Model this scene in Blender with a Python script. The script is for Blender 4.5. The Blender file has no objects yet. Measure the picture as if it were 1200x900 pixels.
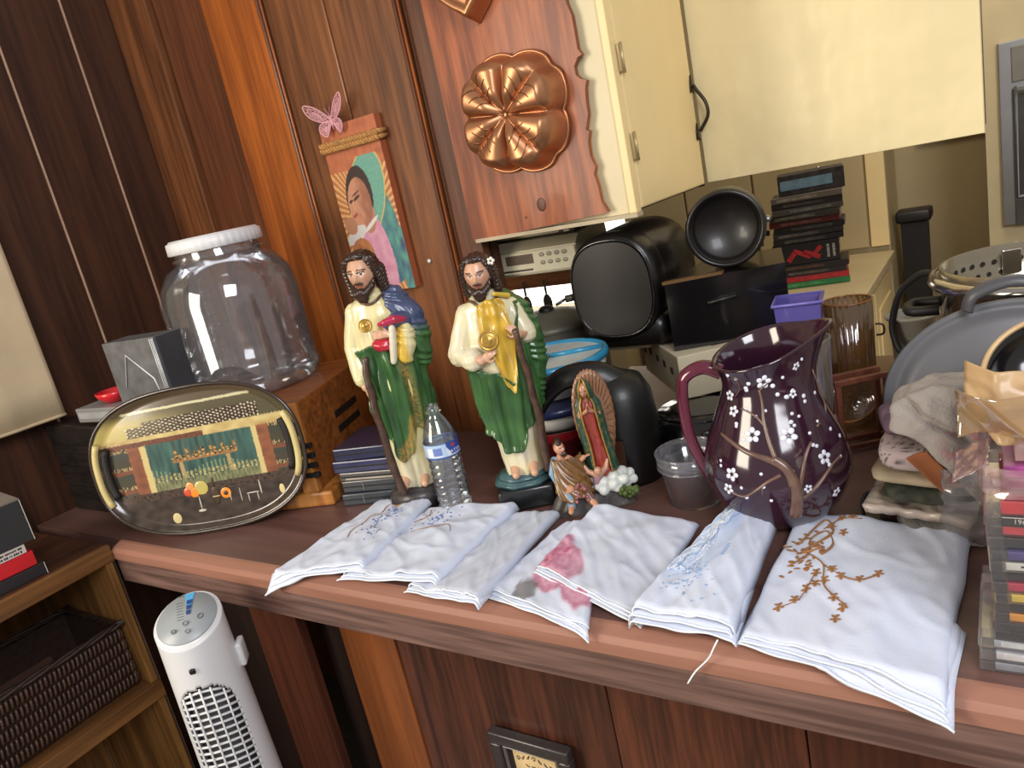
import bpy, bmesh, math, random
from mathutils import Vector, Matrix, noise
import numpy as np
random.seed(7)
C = bpy.context.scene.collection
SC = bpy.context.scene
PI = math.pi
sin, cos = math.sin, math.cos

# ------------------------------------------------------------------ camera
YAW, PITCH, ROLL, FPX = math.radians(35.4), math.radians(15.1), math.radians(12.3), 884.0
EYE = Vector((0.0, 0.0, 1.50))
_f = Vector((-sin(YAW) * cos(PITCH), cos(YAW) * cos(PITCH), -sin(PITCH)))
_r0 = Vector((cos(YAW), sin(YAW), 0)); _u0 = _r0.cross(_f)
RIGHT = _r0 * cos(ROLL) - _u0 * sin(ROLL)
UP = _r0 * sin(ROLL) + _u0 * cos(ROLL)
cam = bpy.data.cameras.new('camera'); cam.sensor_width = 36; cam.sensor_fit = 'HORIZONTAL'
cam.lens = FPX / 1200 * 36; cam.clip_start = 0.02
camo = bpy.data.objects.new('camera', cam); C.objects.link(camo)
camo.matrix_world = Matrix(((RIGHT.x, UP.x, -_f.x, EYE.x), (RIGHT.y, UP.y, -_f.y, EYE.y), (RIGHT.z, UP.z, -_f.z, EYE.z), (0, 0, 0, 1)))
SC.camera = camo

# ------------------------------------------------------------------ light
SC.view_settings.view_transform = 'Standard'; SC.view_settings.look = 'None'
SC.view_settings.gamma = 1; SC.view_settings.use_curve_mapping = False
SC.view_settings.exposure = 0.25
world = bpy.data.worlds.new('world'); SC.world = world; world.use_nodes = True
bg = world.node_tree.nodes['Background']; bg.inputs[0].default_value = (0.82, 0.76, 0.70, 1); bg.inputs[1].default_value = 0.42

def area(name, loc, target, sx, sy, power, col):
    l = bpy.data.lights.new(name, 'AREA'); l.shape = 'RECTANGLE'; l.size = sx; l.size_y = sy; l.energy = power; l.color = col
    o = bpy.data.objects.new(name, l); C.objects.link(o); o.location = loc
    o.rotation_euler = (Vector(target) - Vector(loc)).to_track_quat('-Z', 'Y').to_euler()
    return o
area('window_light_left', (-2.0, -1.0, 1.75), (-0.5, 1.2, 1.1), 1.1, 1.2, 50, (1.0, 0.90, 0.74))
area('back_fill_light', (1.25, -0.85, 2.75), (-0.4, 1.1, 1.0), 1.2, 1.3, 56, (0.94, 0.95, 1.0))  # added fill from behind right, no known window; placed to light the doors
area('kitchen_light', (-0.1, 2.5, 2.5), (-0.3, 2.4, 0.9), 0.7, 0.5, 10, (1.0, 0.88, 0.68))

# ------------------------------------------------------------------ helpers: placing
def dirpx(px, py): return _f * FPX + RIGHT * (px - 600) - UP * (py - 450)
def on_z(px, py, z):
    d = dirpx(px, py); return EYE + d * ((z - EYE.z) / d.z)
def on_y(px, py, y):
    d = dirpx(px, py); return EYE + d * ((y - EYE.y) / d.y)
CT = 0.92

# ------------------------------------------------------------------ helpers: materials
def L(c):
    return tuple((v / 255 / 12.92 if v / 255 <= 0.04045 else ((v / 255 + 0.055) / 1.055) ** 2.4) for v in c)
_mats = {}
def new_mat(name):
    m = bpy.data.materials.new(name); m.use_nodes = True
    return m, m.node_tree, m.node_tree.nodes['Principled BSDF']
def setp(b, rough=.5, metal=0, coat=0, spec=.5):
    b.inputs['Roughness'].default_value = rough; b.inputs['Metallic'].default_value = metal
    b.inputs['Coat Weight'].default_value = coat; b.inputs['Coat Roughness'].default_value = .08
    b.inputs['Specular IOR Level'].default_value = spec
def add_bump(t, b, scale, strength, dist=.002, coord='Object'):
    tc = t.nodes.new('ShaderNodeTexCoord'); n = t.nodes.new('ShaderNodeTexNoise'); bu = t.nodes.new('ShaderNodeBump')
    n.inputs['Scale'].default_value = scale; n.inputs['Detail'].default_value = 4
    bu.inputs['Strength'].default_value = strength; bu.inputs['Distance'].default_value = dist
    t.links.new(tc.outputs[coord], n.inputs['Vector']); t.links.new(n.outputs['Fac'], bu.inputs['Height']); t.links.new(bu.outputs['Normal'], b.inputs['Normal'])
    return n
def mat(name, col, rough=.5, metal=0, coat=0, spec=.5, var=.12, vscale=14, bump=0, bscale=60):
    if name in _mats: return _mats[name]
    m, t, b = new_mat(name); setp(b, rough, metal, coat, spec)
    c = L(col)
    tc = t.nodes.new('ShaderNodeTexCoord'); n = t.nodes.new('ShaderNodeTexNoise'); r = t.nodes.new('ShaderNodeValToRGB')
    n.inputs['Scale'].default_value = vscale; n.inputs['Detail'].default_value = 3
    r.color_ramp.elements[0].position = .3; r.color_ramp.elements[1].position = .7
    r.color_ramp.elements[0].color = tuple(x * (1 - var) for x in c) + (1,)
    r.color_ramp.elements[1].color = tuple(min(1, x * (1 + var)) for x in c) + (1,)
    t.links.new(tc.outputs['Object'], n.inputs['Vector']); t.links.new(n.outputs['Fac'], r.inputs['Fac']); t.links.new(r.outputs['Color'], b.inputs['Base Color'])
    if bump: add_bump(t, b, bscale, bump)
    _mats[name] = m; return m
def mat_vc(name, rough=.5, coat=0, metal=0, bump=0, bscale=80, spec=.5):
    """colour read from the mesh's own colour attribute (paint and flat print)"""
    if name in _mats: return _mats[name]
    m, t, b = new_mat(name); setp(b, rough, metal, coat, spec)
    a = t.nodes.new('ShaderNodeAttribute'); a.attribute_name = 'Col'
    t.links.new(a.outputs['Color'], b.inputs['Base Color'])
    if bump: add_bump(t, b, bscale, bump)
    _mats[name] = m; return m
def wood(name, dark, light, axis='Z', scale=9, rough=.38, stretch=.06, coat=.15, streak=1.0):
    if name in _mats: return _mats[name]
    m, t, b = new_mat(name); setp(b, rough, 0, coat, .4)
    tc = t.nodes.new('ShaderNodeTexCoord'); oi = t.nodes.new('ShaderNodeObjectInfo'); mp = t.nodes.new('ShaderNodeMapping')
    ad = t.nodes.new('ShaderNodeVectorMath'); ad.operation = 'ADD'
    sc = [1, 1, 1]; sc['XYZ'.index(axis)] = stretch
    mp.inputs['Scale'].default_value = sc
    mu = t.nodes.new('ShaderNodeVectorMath'); mu.operation = 'SCALE'; mu.inputs['Scale'].default_value = 7.0
    t.links.new(oi.outputs['Random'], mu.inputs[0]); t.links.new(tc.outputs['Object'], ad.inputs[0]); t.links.new(mu.outputs[0], ad.inputs[1])
    t.links.new(ad.outputs[0], mp.inputs['Vector'])
    n = t.nodes.new('ShaderNodeTexNoise'); n.inputs['Scale'].default_value = scale; n.inputs['Detail'].default_value = 6; n.inputs['Distortion'].default_value = 1.6
    n2 = t.nodes.new('ShaderNodeTexNoise'); n2.inputs['Scale'].default_value = scale * 9; n2.inputs['Detail'].default_value = 3
    mx = t.nodes.new('ShaderNodeMix'); mx.data_type = 'FLOAT'; mx.inputs[0].default_value = .46 * streak
    t.links.new(mp.outputs[0], n.inputs['Vector']); t.links.new(mp.outputs[0], n2.inputs['Vector'])
    t.links.new(n.outputs['Fac'], mx.inputs[2]); t.links.new(n2.outputs['Fac'], mx.inputs[3])
    r = t.nodes.new('ShaderNodeValToRGB'); r.color_ramp.elements[0].position = .40; r.color_ramp.elements[1].position = .62
    r.color_ramp.elements[0].color = L(dark) + (1,); r.color_ramp.elements[1].color = L(light) + (1,)
    t.links.new(mx.outputs[0], r.inputs['Fac']); t.links.new(r.outputs['Color'], b.inputs['Base Color'])
    bu = t.nodes.new('ShaderNodeBump'); bu.inputs['Strength'].default_value = .12; bu.inputs['Distance'].default_value = .002
    t.links.new(n2.outputs['Fac'], bu.inputs['Height']); t.links.new(bu.outputs['Normal'], b.inputs['Normal'])
    _mats[name] = m; return m
def clear(name, tint=(1, 1, 1), gloss=.10, rough=.04, haze=.04, hazecol=(200, 200, 205)):
    """thin clear plastic or glass: see-through, with a Fresnel shine and a little haze"""
    if name in _mats: return _mats[name]
    m = bpy.data.materials.new(name); m.use_nodes = True; t = m.node_tree; t.nodes.clear()
    out = t.nodes.new('ShaderNodeOutputMaterial'); tr = t.nodes.new('ShaderNodeBsdfTransparent'); gl = t.nodes.new('ShaderNodeBsdfGlossy'); df = t.nodes.new('ShaderNodeBsdfDiffuse')
    tr.inputs[0].default_value = tuple(tint) + (1,); gl.inputs['Roughness'].default_value = rough; gl.inputs['Color'].default_value = (1, 1, 1, 1)
    df.inputs[0].default_value = L(hazecol) + (1,)
    lw = t.nodes.new('ShaderNodeLayerWeight'); lw.inputs['Blend'].default_value = .18
    mr = t.nodes.new('ShaderNodeMapRange'); mr.inputs['To Min'].default_value = gloss; mr.inputs['To Max'].default_value = .75
    m1 = t.nodes.new('ShaderNodeMixShader'); m1.inputs[0].default_value = haze
    m2 = t.nodes.new('ShaderNodeMixShader')
    t.links.new(tr.outputs[0], m1.inputs[1]); t.links.new(df.outputs[0], m1.inputs[2])
    t.links.new(lw.outputs['Fresnel'], mr.inputs['Value']); t.links.new(mr.outputs[0], m2.inputs[0])
    t.links.new(m1.outputs[0], m2.inputs[1]); t.links.new(gl.outputs[0], m2.inputs[2]); t.links.new(m2.outputs[0], out.inputs['Surface'])
    _mats[name] = m; return m

# ------------------------------------------------------------------ helpers: shapes
def nb(): return bmesh.new()
def box(bm, c, s, rz=0, rot=None, bev=0):
    M = Matrix.Translation(c) @ (rot.to_4x4() if rot else Matrix.Rotation(rz, 4, 'Z')) @ Matrix.Diagonal((s[0], s[1], s[2], 1))
    r = bmesh.ops.create_cube(bm, size=1, matrix=M)
    if bev:
        vs = set(r['verts']); es = [e for e in bm.edges if e.verts[0] in vs and e.verts[1] in vs]
        bmesh.ops.bevel(bm, geom=es, offset=bev, segments=2, affect='EDGES', profile=.6)
    return bm
def grid(bm, fn, nu, nv, cu=False, cv=False):
    V = [[bm.verts.new(fn(i / (nu if cu else nu - 1), j / (nv if cv else nv - 1))) for j in range(nv)] for i in range(nu)]
    for i in range(nu if cu else nu - 1):
        for j in range(nv if cv else nv - 1):
            try: bm.faces.new((V[i][j], V[(i + 1) % nu][j], V[(i + 1) % nu][(j + 1) % nv], V[i][(j + 1) % nv]))
            except ValueError: pass
    return V
def lathe(bm, prof, seg=40, rfun=None):
    """profile of (radius, z) turned about z; radius 0 closes to a pole"""
    rings = []
    for r, z in prof:
        if r <= 1e-6: rings.append([bm.verts.new((0, 0, z))])
        else: rings.append([bm.verts.new(((rfun(2 * PI * k / seg, z) if rfun else 1) * r * cos(2 * PI * k / seg), (rfun(2 * PI * k / seg, z) if rfun else 1) * r * sin(2 * PI * k / seg), z)) for k in range(seg)])
    for a, b in zip(rings, rings[1:]):
        for k in range(seg):
            k2 = (k + 1) % seg
            if len(a) == 1 and len(b) == 1: continue
            if len(a) == 1: bm.faces.new((a[0], b[k2], b[k]))
            elif len(b) == 1: bm.faces.new((a[k], a[k2], b[0]))
            else: bm.faces.new((a[k], a[k2], b[k2], b[k]))
    return bm
def tube(bm, pts, rad, seg=8, closed=False, flat=1.0):
    P = [Vector(p) for p in pts]; n = len(P)
    if n < 2: return bm
    R = rad if isinstance(rad, (list, tuple)) else [rad] * n
    T = []
    for i in range(n):
        a = P[(i - 1) % n] if closed or i > 0 else P[i]; b = P[(i + 1) % n] if closed or i < n - 1 else P[i]
        t = (b - a); T.append(t.normalized() if t.length > 1e-9 else Vector((0, 0, 1)))
    nrm = T[0].orthogonal().normalized(); rings = []
    for i in range(n):
        nrm = (nrm - T[i] * nrm.dot(T[i])); nrm = nrm.normalized() if nrm.length > 1e-9 else T[i].orthogonal().normalized()
        bn = T[i].cross(nrm)
        rings.append([bm.verts.new(P[i] + (nrm * cos(2 * PI * k / seg) + bn * sin(2 * PI * k / seg) * flat) * R[i]) for k in range(seg)])
    for i in range(n if closed else n - 1):
        a, b = rings[i], rings[(i + 1) % n]
        for k in range(seg): bm.faces.new((a[k], a[(k + 1) % seg], b[(k + 1) % seg], b[k]))
    if not closed:
        bm.faces.new(list(reversed(rings[0]))); bm.faces.new(rings[-1])
    return bm
def ell(bm, c, r, rot=None, u=14, v=9):
    M = Matrix.Translation(c) @ (rot.to_4x4() if rot else Matrix.Identity(4)) @ Matrix.Diagonal((r[0], r[1], r[2], 1))
    bmesh.ops.create_uvsphere(bm, u_segments=u, v_segments=v, radius=1, matrix=M); return bm
def prism(bm, outline, h, M=None):
    """closed outline in the xy plane, pushed h along z, placed by matrix M"""
    M = M or Matrix.Identity(4); n = len(outline)
    a = [bm.verts.new(M @ Vector((x, y, 0))) for x, y in outline]; b = [bm.verts.new(M @ Vector((x, y, h))) for x, y in outline]
    bm.faces.new(list(reversed(a))); bm.faces.new(b)
    for k in range(n): bm.faces.new((a[k], a[(k + 1) % n], b[(k + 1) % n], b[k]))
    return bm
def spline(pts, n=8, closed=False):
    P = [Vector(p) for p in pts]; out = []; m = len(P)
    for i in range(m if closed else m - 1):
        g = lambda k: P[k % m] if closed else P[max(0, min(m - 1, k))]
        p0, p1, p2, p3 = g(i - 1), g(i), g(i + 1), g(i + 2)
        for k in range(n):
            t = k / n
            out.append(.5 * ((2 * p1) + (p2 - p0) * t + (2 * p0 - 5 * p1 + 4 * p2 - p3) * t * t + (3 * p1 - p0 - 3 * p2 + p3) * t ** 3))
    if not closed: out.append(P[-1].copy())
    return out
def interp(tab, x):
    if x <= tab[0][0]: return tab[0][1]
    for (a, b), (c, d) in zip(tab, tab[1:]):
        if x <= c:
            t = (x - a) / (c - a); t = t * t * (3 - 2 * t); return b + (d - b) * t
    return tab[-1][1]
def thicken(bm, th):
    bmesh.ops.recalc_face_normals(bm, faces=bm.faces[:])
    bmesh.ops.solidify(bm, geom=bm.faces[:], thickness=th); return bm

# ------------------------------------------------------------------ helpers: objects
def obj(name, bm, m, parent=None, smooth=True, loc=(0, 0, 0), rz=0, paint=None, auto=None, kind=None, label=None, norm=True):
    if norm and paint is None: bmesh.ops.recalc_face_normals(bm, faces=bm.faces[:])
    me = bpy.data.meshes.new(name); bm.to_mesh(me); bm.free()
    if smooth:
        me.polygons.foreach_set('use_smooth', [True] * len(me.polygons))
        if auto is not None: me.set_sharp_from_angle(angle=math.radians(auto))
    if m: me.materials.append(m)
    if paint:
        at = me.color_attributes.new('Col', 'FLOAT_COLOR', 'POINT')
        buf = []
        for v in me.vertices: buf.extend(tuple(paint(v.co)) + (1.0,))
        at.data.foreach_set('color', buf)
    o = bpy.data.objects.new(name, me); C.objects.link(o)
    o.location = loc; o.rotation_euler = (0, 0, rz)
    if parent: o.parent = parent
    if kind: o['kind'] = kind
    if label: o['label'] = label
    return o
def thing(name, label, cat, loc=(0, 0, 0), rz=0, group=None, rot=None):
    o = bpy.data.objects.new(name, None); C.objects.link(o); o.empty_display_size = .05
    o.location = loc; o.rotation_euler = rot if rot else (0, 0, rz); o['label'] = label; o['category'] = cat
    if group: o['group'] = group
    return o
def tag(o, label, cat, group=None):
    o['label'] = label; o['category'] = cat
    if group: o['group'] = group
    return o
def struct(name, bm=None, m=None, parent=None, smooth=False):
    o = obj(name, bm, m, parent, smooth); o['kind'] = 'structure'; return o
def remesh(bm, voxel, smooth=2):
    me = bpy.data.meshes.new('tmp'); bmesh.ops.recalc_face_normals(bm, faces=bm.faces[:]); bm.to_mesh(me); bm.free()
    o = bpy.data.objects.new('tmp', me); C.objects.link(o)
    md = o.modifiers.new('r', 'REMESH'); md.mode = 'VOXEL'; md.voxel_size = voxel
    if smooth:
        s = o.modifiers.new('s', 'SMOOTH'); s.iterations = smooth; s.factor = .5
    ev = o.evaluated_get(bpy.context.evaluated_depsgraph_get()); me2 = bpy.data.meshes.new_from_object(ev)
    out = bmesh.new(); out.from_mesh(me2)
    bpy.data.objects.remove(o); bpy.data.meshes.remove(me); bpy.data.meshes.remove(me2)
    return out
def text(name, body, size, m, parent, M, extrude=.0003, align='CENTER'):
    cu = bpy.data.curves.new('t', 'FONT'); cu.body = body; cu.size = size; cu.align_x = align; cu.align_y = 'CENTER'; cu.extrude = extrude; cu.resolution_u = 3
    o = bpy.data.objects.new('t', cu); C.objects.link(o)
    me = bpy.data.meshes.new_from_object(o.evaluated_get(bpy.context.evaluated_depsgraph_get())); bpy.data.objects.remove(o); bpy.data.curves.remove(cu)
    me.transform(M); me.name = name; me.materials.clear(); me.materials.append(m)
    o = bpy.data.objects.new(name, me); C.objects.link(o); o.parent = parent; return o
FRONT = Matrix(((1, 0, 0, 0), (0, 0, -1, 0), (0, 1, 0, 0), (0, 0, 0, 1)))   # text plane facing -y
def T(x, y, z): return Matrix.Translation((x, y, z))
def RZ(a): return Matrix.Rotation(a, 4, 'Z')
def RX(a): return Matrix.Rotation(a, 4, 'X')
def RY(a): return Matrix.Rotation(a, 4, 'Y')
def xf(bm, M): bmesh.ops.transform(bm, matrix=M, verts=bm.verts[:]); return bm
def sm(a, b, x):
    t = max(0, min(1, (x - a) / (b - a))); return t * t * (3 - 2 * t)
def mixc(a, b, t): return tuple(x + (y - x) * t for x, y in zip(a, b))
# ================================================================== SETTING
M_floor = mat('floor_vinyl', (96, 84, 70), .5)
M_wallk = mat('kitchen_paint', (176, 158, 122), .6, var=.05, vscale=4)
M_wallg = mat('kitchen_paint_pale', (196, 190, 176), .6, var=.05, vscale=3)
W_dark = wood('plank_dark', (54, 32, 21), (82, 49, 31), rough=.5, coat=.05)
W_mid = wood('plank_mid', (86, 50, 28), (136, 83, 46), rough=.38, coat=.1)
W_red = wood('plank_red', (80, 44, 26), (112, 64, 38), rough=.38, coat=.1)
W_org = wood('plank_orange', (132, 68, 26), (178, 98, 38), rough=.38, coat=.1)
W_seam = mat('lit_seam', (205, 168, 140), .35)
struct('floor', box(nb(), (-.6, 1.2, -.05), (4.4, 5.4, .1)), M_floor)

wb = struct('wall_back', box(nb(), (-1.54, 1.465, 1.2), (1.07, .03, 2.4)), W_dark)
edges = [(-2.05, -1.884, .030, W_mid), (-1.884, -1.688, .010, W_red), (-1.688, -1.482, .020, W_org), (-1.482, -1.285, .014, W_mid), (-1.285, -1.082, .016, W_mid), (-1.082, -1.005, .002, W_red)]  # orange plank has the sunlight in its colour, red one beside it the shade
for a, b, p, m in edges:
    y0 = 1.42 - p
    struct('plank', box(nb(), ((a + b) / 2, (y0 + 1.448) / 2, 1.2), (b - a - .004, 1.448 - y0, 2.4), bev=.004), m, wb)
for x, p in ((-1.482, .020), (-1.082, .018)):
    struct('bead', tube(nb(), [(x - .004, 1.42 - p, .93), (x - .004, 1.42 - p, 2.38)], .0045, 8), W_red, wb)
    struct('bead', tube(nb(), [(x + .006, 1.42 - p, .93), (x + .006, 1.42 - p, 2.38)], .003, 8), W_org, wb)
wl = struct('wall_left', box(nb(), (-2.10, .42, 1.2), (.03, 2.0, 2.4)), W_dark)
ly = [1.398, 1.262, 1.072, .888, .70, .50, .30, .10, -.10, -.30, -.55]
for a, b in zip(ly, ly[1:]):
    struct('plank', box(nb(), (-2.068, (a + b) / 2, 1.2), (.034, a - b - .004, 2.4), bev=.003), W_dark, wl)
for y in ly[1:5]:
    struct('bead', box(nb(), (-2.055, y, 1.2), (.012, .0045, 2.39)), W_seam, wl)  # pale strips paint the light caught in the plank gaps
struct('wall_kitchen', box(nb(), (-.6, 3.66, 1.2), (4.4, .06, 2.4)), M_wallk)
struct('trim_1', box(nb(), (-.21, 3.615, 1.62), (.24, .03, .66)), M_wallg)          # pale patch of boxed-in wall beside the oven
wk2 = struct('wall_kitchen_left', box(nb(), (-2.45, 2.6, 1.2), (.06, 2.2, 2.4)), M_wallk)

# kitchen window seen through the pass-through (daylight behind frosted panes)
em = bpy.data.materials.new('window_daylight'); em.use_nodes = True
_e = em.node_tree.nodes['Principled BSDF']; _e.inputs['Emission Color'].default_value = (1, .97, .9, 1); _e.inputs['Emission Strength'].default_value = 2.2
_e.inputs['Base Color'].default_value = (.8, .8, .8, 1)
M_white = mat('white_paint', (226, 214, 190), .45, var=.04)
w1 = struct('window_1', box(nb(), (-1.98, 3.625, 1.10), (1.26, .012, .74)), em)
for x in (-2.60, -1.98, -1.36): struct('window_frame', box(nb(), (x, 3.605, 1.10), (.05, .03, .80)), M_white, w1)
for z in (.72, 1.48): struct('window_frame', box(nb(), (-1.98, 3.603, z), (1.29, .034, .05)), M_white, w1)

# ================================================================== BAR COUNTER
W_top = wood('counter_laminate', (92, 64, 58), (112, 80, 74), axis='X', scale=7, rough=.42, coat=.05, streak=.6)
W_strip = wood('edge_strip', (138, 94, 76), (160, 114, 96), axis='X', scale=8, rough=.4, streak=.6)  # lighter orange tone paints the light the tilted edge catches
W_fas = wood('fascia_walnut', (86, 64, 58), (134, 104, 94), axis='X', scale=11, rough=.42, stretch=.05, streak=1.2)
bc = thing('bar_counter', 'long dark red-brown bar counter with orange front edge and walnut fascia', 'counter', (0, 0, 0))
obj('countertop', prism(nb(), [(-2.045, .748), (.52, .748), (.52, 1.398), (-1.002, 1.398), (-1.002, 1.386), (-2.045, 1.386)], .03, T(0, 0, CT - .03)), W_top, bc, smooth=False)
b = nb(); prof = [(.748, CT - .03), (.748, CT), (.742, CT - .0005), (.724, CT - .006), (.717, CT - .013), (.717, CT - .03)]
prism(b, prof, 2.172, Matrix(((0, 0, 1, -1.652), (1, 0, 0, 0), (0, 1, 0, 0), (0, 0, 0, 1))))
obj('edge_strip', b, W_strip, bc, smooth=False, label='front edge strip with caught light put into its orange tone')
obj('fascia', box(nb(), (-.566, .7345, .861), (2.172, .025, .056), bev=.002), W_fas, bc, smooth=False, label='weathered grey-brown walnut fascia board')
W_shade = wood('front_shade', (24, 14, 11), (40, 22, 16), rough=.6, coat=0)  # near-black set-back boards paint the soft shadow under the counter
fr = [(-1.652, -1.357, W_shade, .85), (-1.207, -1.082, W_shade, .85), (-1.355, -1.209, wood('front_red', (58, 30, 21), (84, 44, 30), rough=.4), .80), (-1.080, -.940, wood('front_sunlit', (112, 62, 30), (138, 78, 38), rough=.4), .797),  # brighter orange board has a sunlit strip painted into its colour
      (-.938, -.522, wood('front_oak', (52, 28, 20), (90, 50, 34), rough=.4, scale=12), .80), (-.520, -.239, wood('front_oak_warm', (58, 31, 21), (98, 54, 36), rough=.4, scale=15), .80), (-.237, .14, wood('front_red', (58, 30, 21), (84, 44, 30)), .80), (.142, .52, wood('front_red', (58, 30, 21), (84, 44, 30)), .80)]
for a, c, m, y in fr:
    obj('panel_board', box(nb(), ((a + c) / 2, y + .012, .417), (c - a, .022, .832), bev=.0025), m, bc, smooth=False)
struct('baseboard_counter', box(nb(), (-.56, .79, .04), (2.1, .012, .08)), W_dark)

# framed picture hung on the counter front
fx0, fx1, fz1 = -.757, -.602, .632
M_frame = mat('frame_black', (52, 46, 46), .35, coat=.2)
pf = thing('picture_frame', 'small dark wooden frame with yellowed parchment hung below the counter', 'picture frame', ((fx0 + fx1) / 2, .798, fz1))
w = fx1 - fx0; h = .20
for nm, c, s in (('frame_rail', (0, -.011, -.011), (w, .02, .022)), ('frame_rail', (0, -.011, -h + .011), (w, .02, .022)), ('frame_rail', (-w / 2 + .011, -.011, -h / 2), (.022, .02, h - .044)), ('frame_rail', (w / 2 - .011, -.011, -h / 2), (.022, .02, h - .044))):
    obj(nm, box(nb(), c, s, bev=.004), M_frame, pf)
obj('inner_lip', tube(nb(), [(-w / 2 + .026, -.014, -.026), (w / 2 - .026, -.014, -.026), (w / 2 - .026, -.014, -h + .026), (-w / 2 + .026, -.014, -h + .026)], .0035, 6, closed=True), mat('frame_edge', (96, 88, 86), .3), pf, smooth=False)
obj('mat_board', box(nb(), (0, -.004, -h / 2), (w - .04, .004, h - .04)), mat('mat_dark', (66, 56, 50), .7), pf, smooth=False)
obj('parchment', box(nb(), (0, -.0065, -h / 2 - .004), (w - .072, .002, h - .068)), mat('parchment', (216, 188, 138), .7, var=.18, vscale=30), pf, smooth=False, label='yellowed parchment with small black scrollwork')
b = nb(); random.seed(3)
for k in range(7):
    x0 = -.032 + .0105 * k; z0 = -.043 - .006 * abs(k - 2.5) * .5
    tube(b, [(x0 + .0045 * cos(a * .9 + k) * (1 - a / 9), -.0078, z0 + .004 * sin(a * .9 + k * 2)) for a in range(8)], .0007, 4)
for k in range(4): tube(b, [(-.02 + .012 * k, -.0078, -.060 - .002 * (k % 2)), (-.013 + .012 * k, -.0078, -.064 + .003 * (k % 2))], .0008, 4)
obj('scrollwork', b, mat('ink', (40, 30, 24), .7), pf)

# ================================================================== SHELF UNIT ON THE LEFT
W_sh = wood('shelf_oak', (92, 60, 32), (136, 92, 50), axis='Y', scale=9, rough=.42)
W_shz = wood('shelf_oak_upright', (104, 70, 36), (158, 112, 60), axis='Z', scale=9, rough=.42)
W_shd = wood('shelf_top', (62, 36, 24), (92, 56, 36), axis='Y', scale=8, rough=.4)
su = thing('shelf_unit', 'brown wooden open shelf unit standing against the left wall beside the counter', 'shelf', (-1.65, .3, 0))
def sbox(x0, x1, y0, y1, z0, z1): return box(nb(), ((x0 + x1) / 2 + 1.65, (y0 + y1) / 2 - .3, (z0 + z1) / 2), (x1 - x0, y1 - y0, z1 - z0), bev=.002)
obj('top_board', sbox(-2.045, -1.662, -.35, .716, .905, .925), W_shd, su, smooth=False)
obj('top_rail', sbox(-1.661, -1.645, -.35, .716, .888, .925), W_sh, su, smooth=False)
obj('shelf_board', sbox(-2.03, -1.652, -.35, .694, .563, .585), W_sh, su, smooth=False)
obj('shelf_rail', sbox(-1.651, -1.636, -.35, .712, .546, .585), W_sh, su, smooth=False)
obj('upright', sbox(-2.03, -1.65, .696, .712, .0, .887), W_shz, su, smooth=False)
obj('upright', sbox(-2.03, -1.65, -.35, -.334, .0, .887), W_shz, su, smooth=False)
obj('back_panel', sbox(-2.044, -2.032, -.35, .694, .0, .887), wood('shelf_back', (92, 60, 30), (134, 92, 46), rough=.5), su, smooth=False)
obj('bottom_board', sbox(-2.03, -1.652, -.33, .694, .06, .08), W_sh, su, smooth=False)

# ================================================================== HANGING CABINETS
M_cream = mat('cream_paint', (240, 214, 156), .42, var=.04, vscale=5, bump=.15, bscale=25)
M_ivory = mat('ivory_paint', (214, 200, 160), .42, var=.04, vscale=5)
M_gap = mat('gap_dark', (44, 34, 26), .8)
W_panel = wood('panel_pine', (120, 60, 34), (176, 98, 56), scale=8, rough=.42, stretch=.09, coat=.08, streak=1.2)
hc = thing('hanging_cabinet', 'cream hanging cabinet over the counter with scalloped wood end panel', 'cabinet', (-.622, 1.40, 1.38))
X0, Y0, Z0 = -.622, 1.40, 1.38
obj('body', box(nb(), (-.198, .248, .51), (.36, .42, 1.02)), mat('cab_inside', (120, 100, 70), .7), hc, smooth=False)
obj('end_panel', box(nb(), (-.19, .031, .51), (.376, .014, 1.02), bev=.001), M_ivory, hc, smooth=False, label='ivory painted cabinet end behind the wood')
sc = [(663, -60), (660, -20), (662, 0), (663.5, 5), (669, 18), (673, 40), (676, 57), (681, 64), (676, 67), (672, 78), (674, 88), (679, 92), (686.5, 94), (685, 103), (686, 118), (688.5, 134), (686, 152), (690, 154), (688.5, 166), (691, 183), (697, 196), (695.5, 204), (700, 218), (704, 236), (712, 249)]
pts = [(-.394, 0), ] + [(p.x - X0, p.z - Z0) for p in [on_y(a, c, 1.40) for a, c in reversed(sc)]]
pts = [(-.394, -.004)] + [(x, z) for x, z in pts[1:]] 
top = pts[-1]; pts += [(top[0], 1.02), (-.394, 1.02)]
obj('wood_panel', prism(nb(), pts, .014, T(0, .016, 0) @ RX(PI / 2)), W_panel, hc, smooth=False, label='knotty orange pine panel with scalloped right edge')
b = nb()
for (px, py, rx, rz) in ((634, 240, .011, .014), (577, 120, .004, .004), (616, 255, .002, .003)):
    p = on_y(px, py, 1.40); ell(b, (p.x - X0, .0015, p.z - Z0), (rx, .0012, rz))
obj('knot', b, mat('knot', (92, 50, 34), .45), hc)
obj('bottom_rail', box(nb(), (-.19, .016, -.003), (.395, .03, .008)), mat('cab_lip', (186, 170, 140), .5), hc, smooth=False)
obj('face_frame', box(nb(), (-.008, .031, .51), (.016, .026, 1.02), bev=.002), M_cream, hc, smooth=False)
d1 = obj('door', box(nb(), (-.009, .247, .515), (.018, .392, 1.02), bev=.004), M_cream, hc, smooth=False, label='cream cabinet door with two small hinges')
for z in (.405 - .115, .405 - .275):
    z = {0: .29, 1: .125}[0 if z > .2 else 1]
    b = nb(); box(b, (.003, .048, z), (.004, .016, .05), bev=.001); box(b, (.003, .060, z), (.003, .008, .034)); tube(b, [(.006, .053, z - .028), (.006, .053, z + .028)], .0035, 8)
    obj('hinge', b, mat('hinge_metal', (196, 176, 130), .35, metal=.5), d1)
b = nb(); hz = .17
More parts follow.
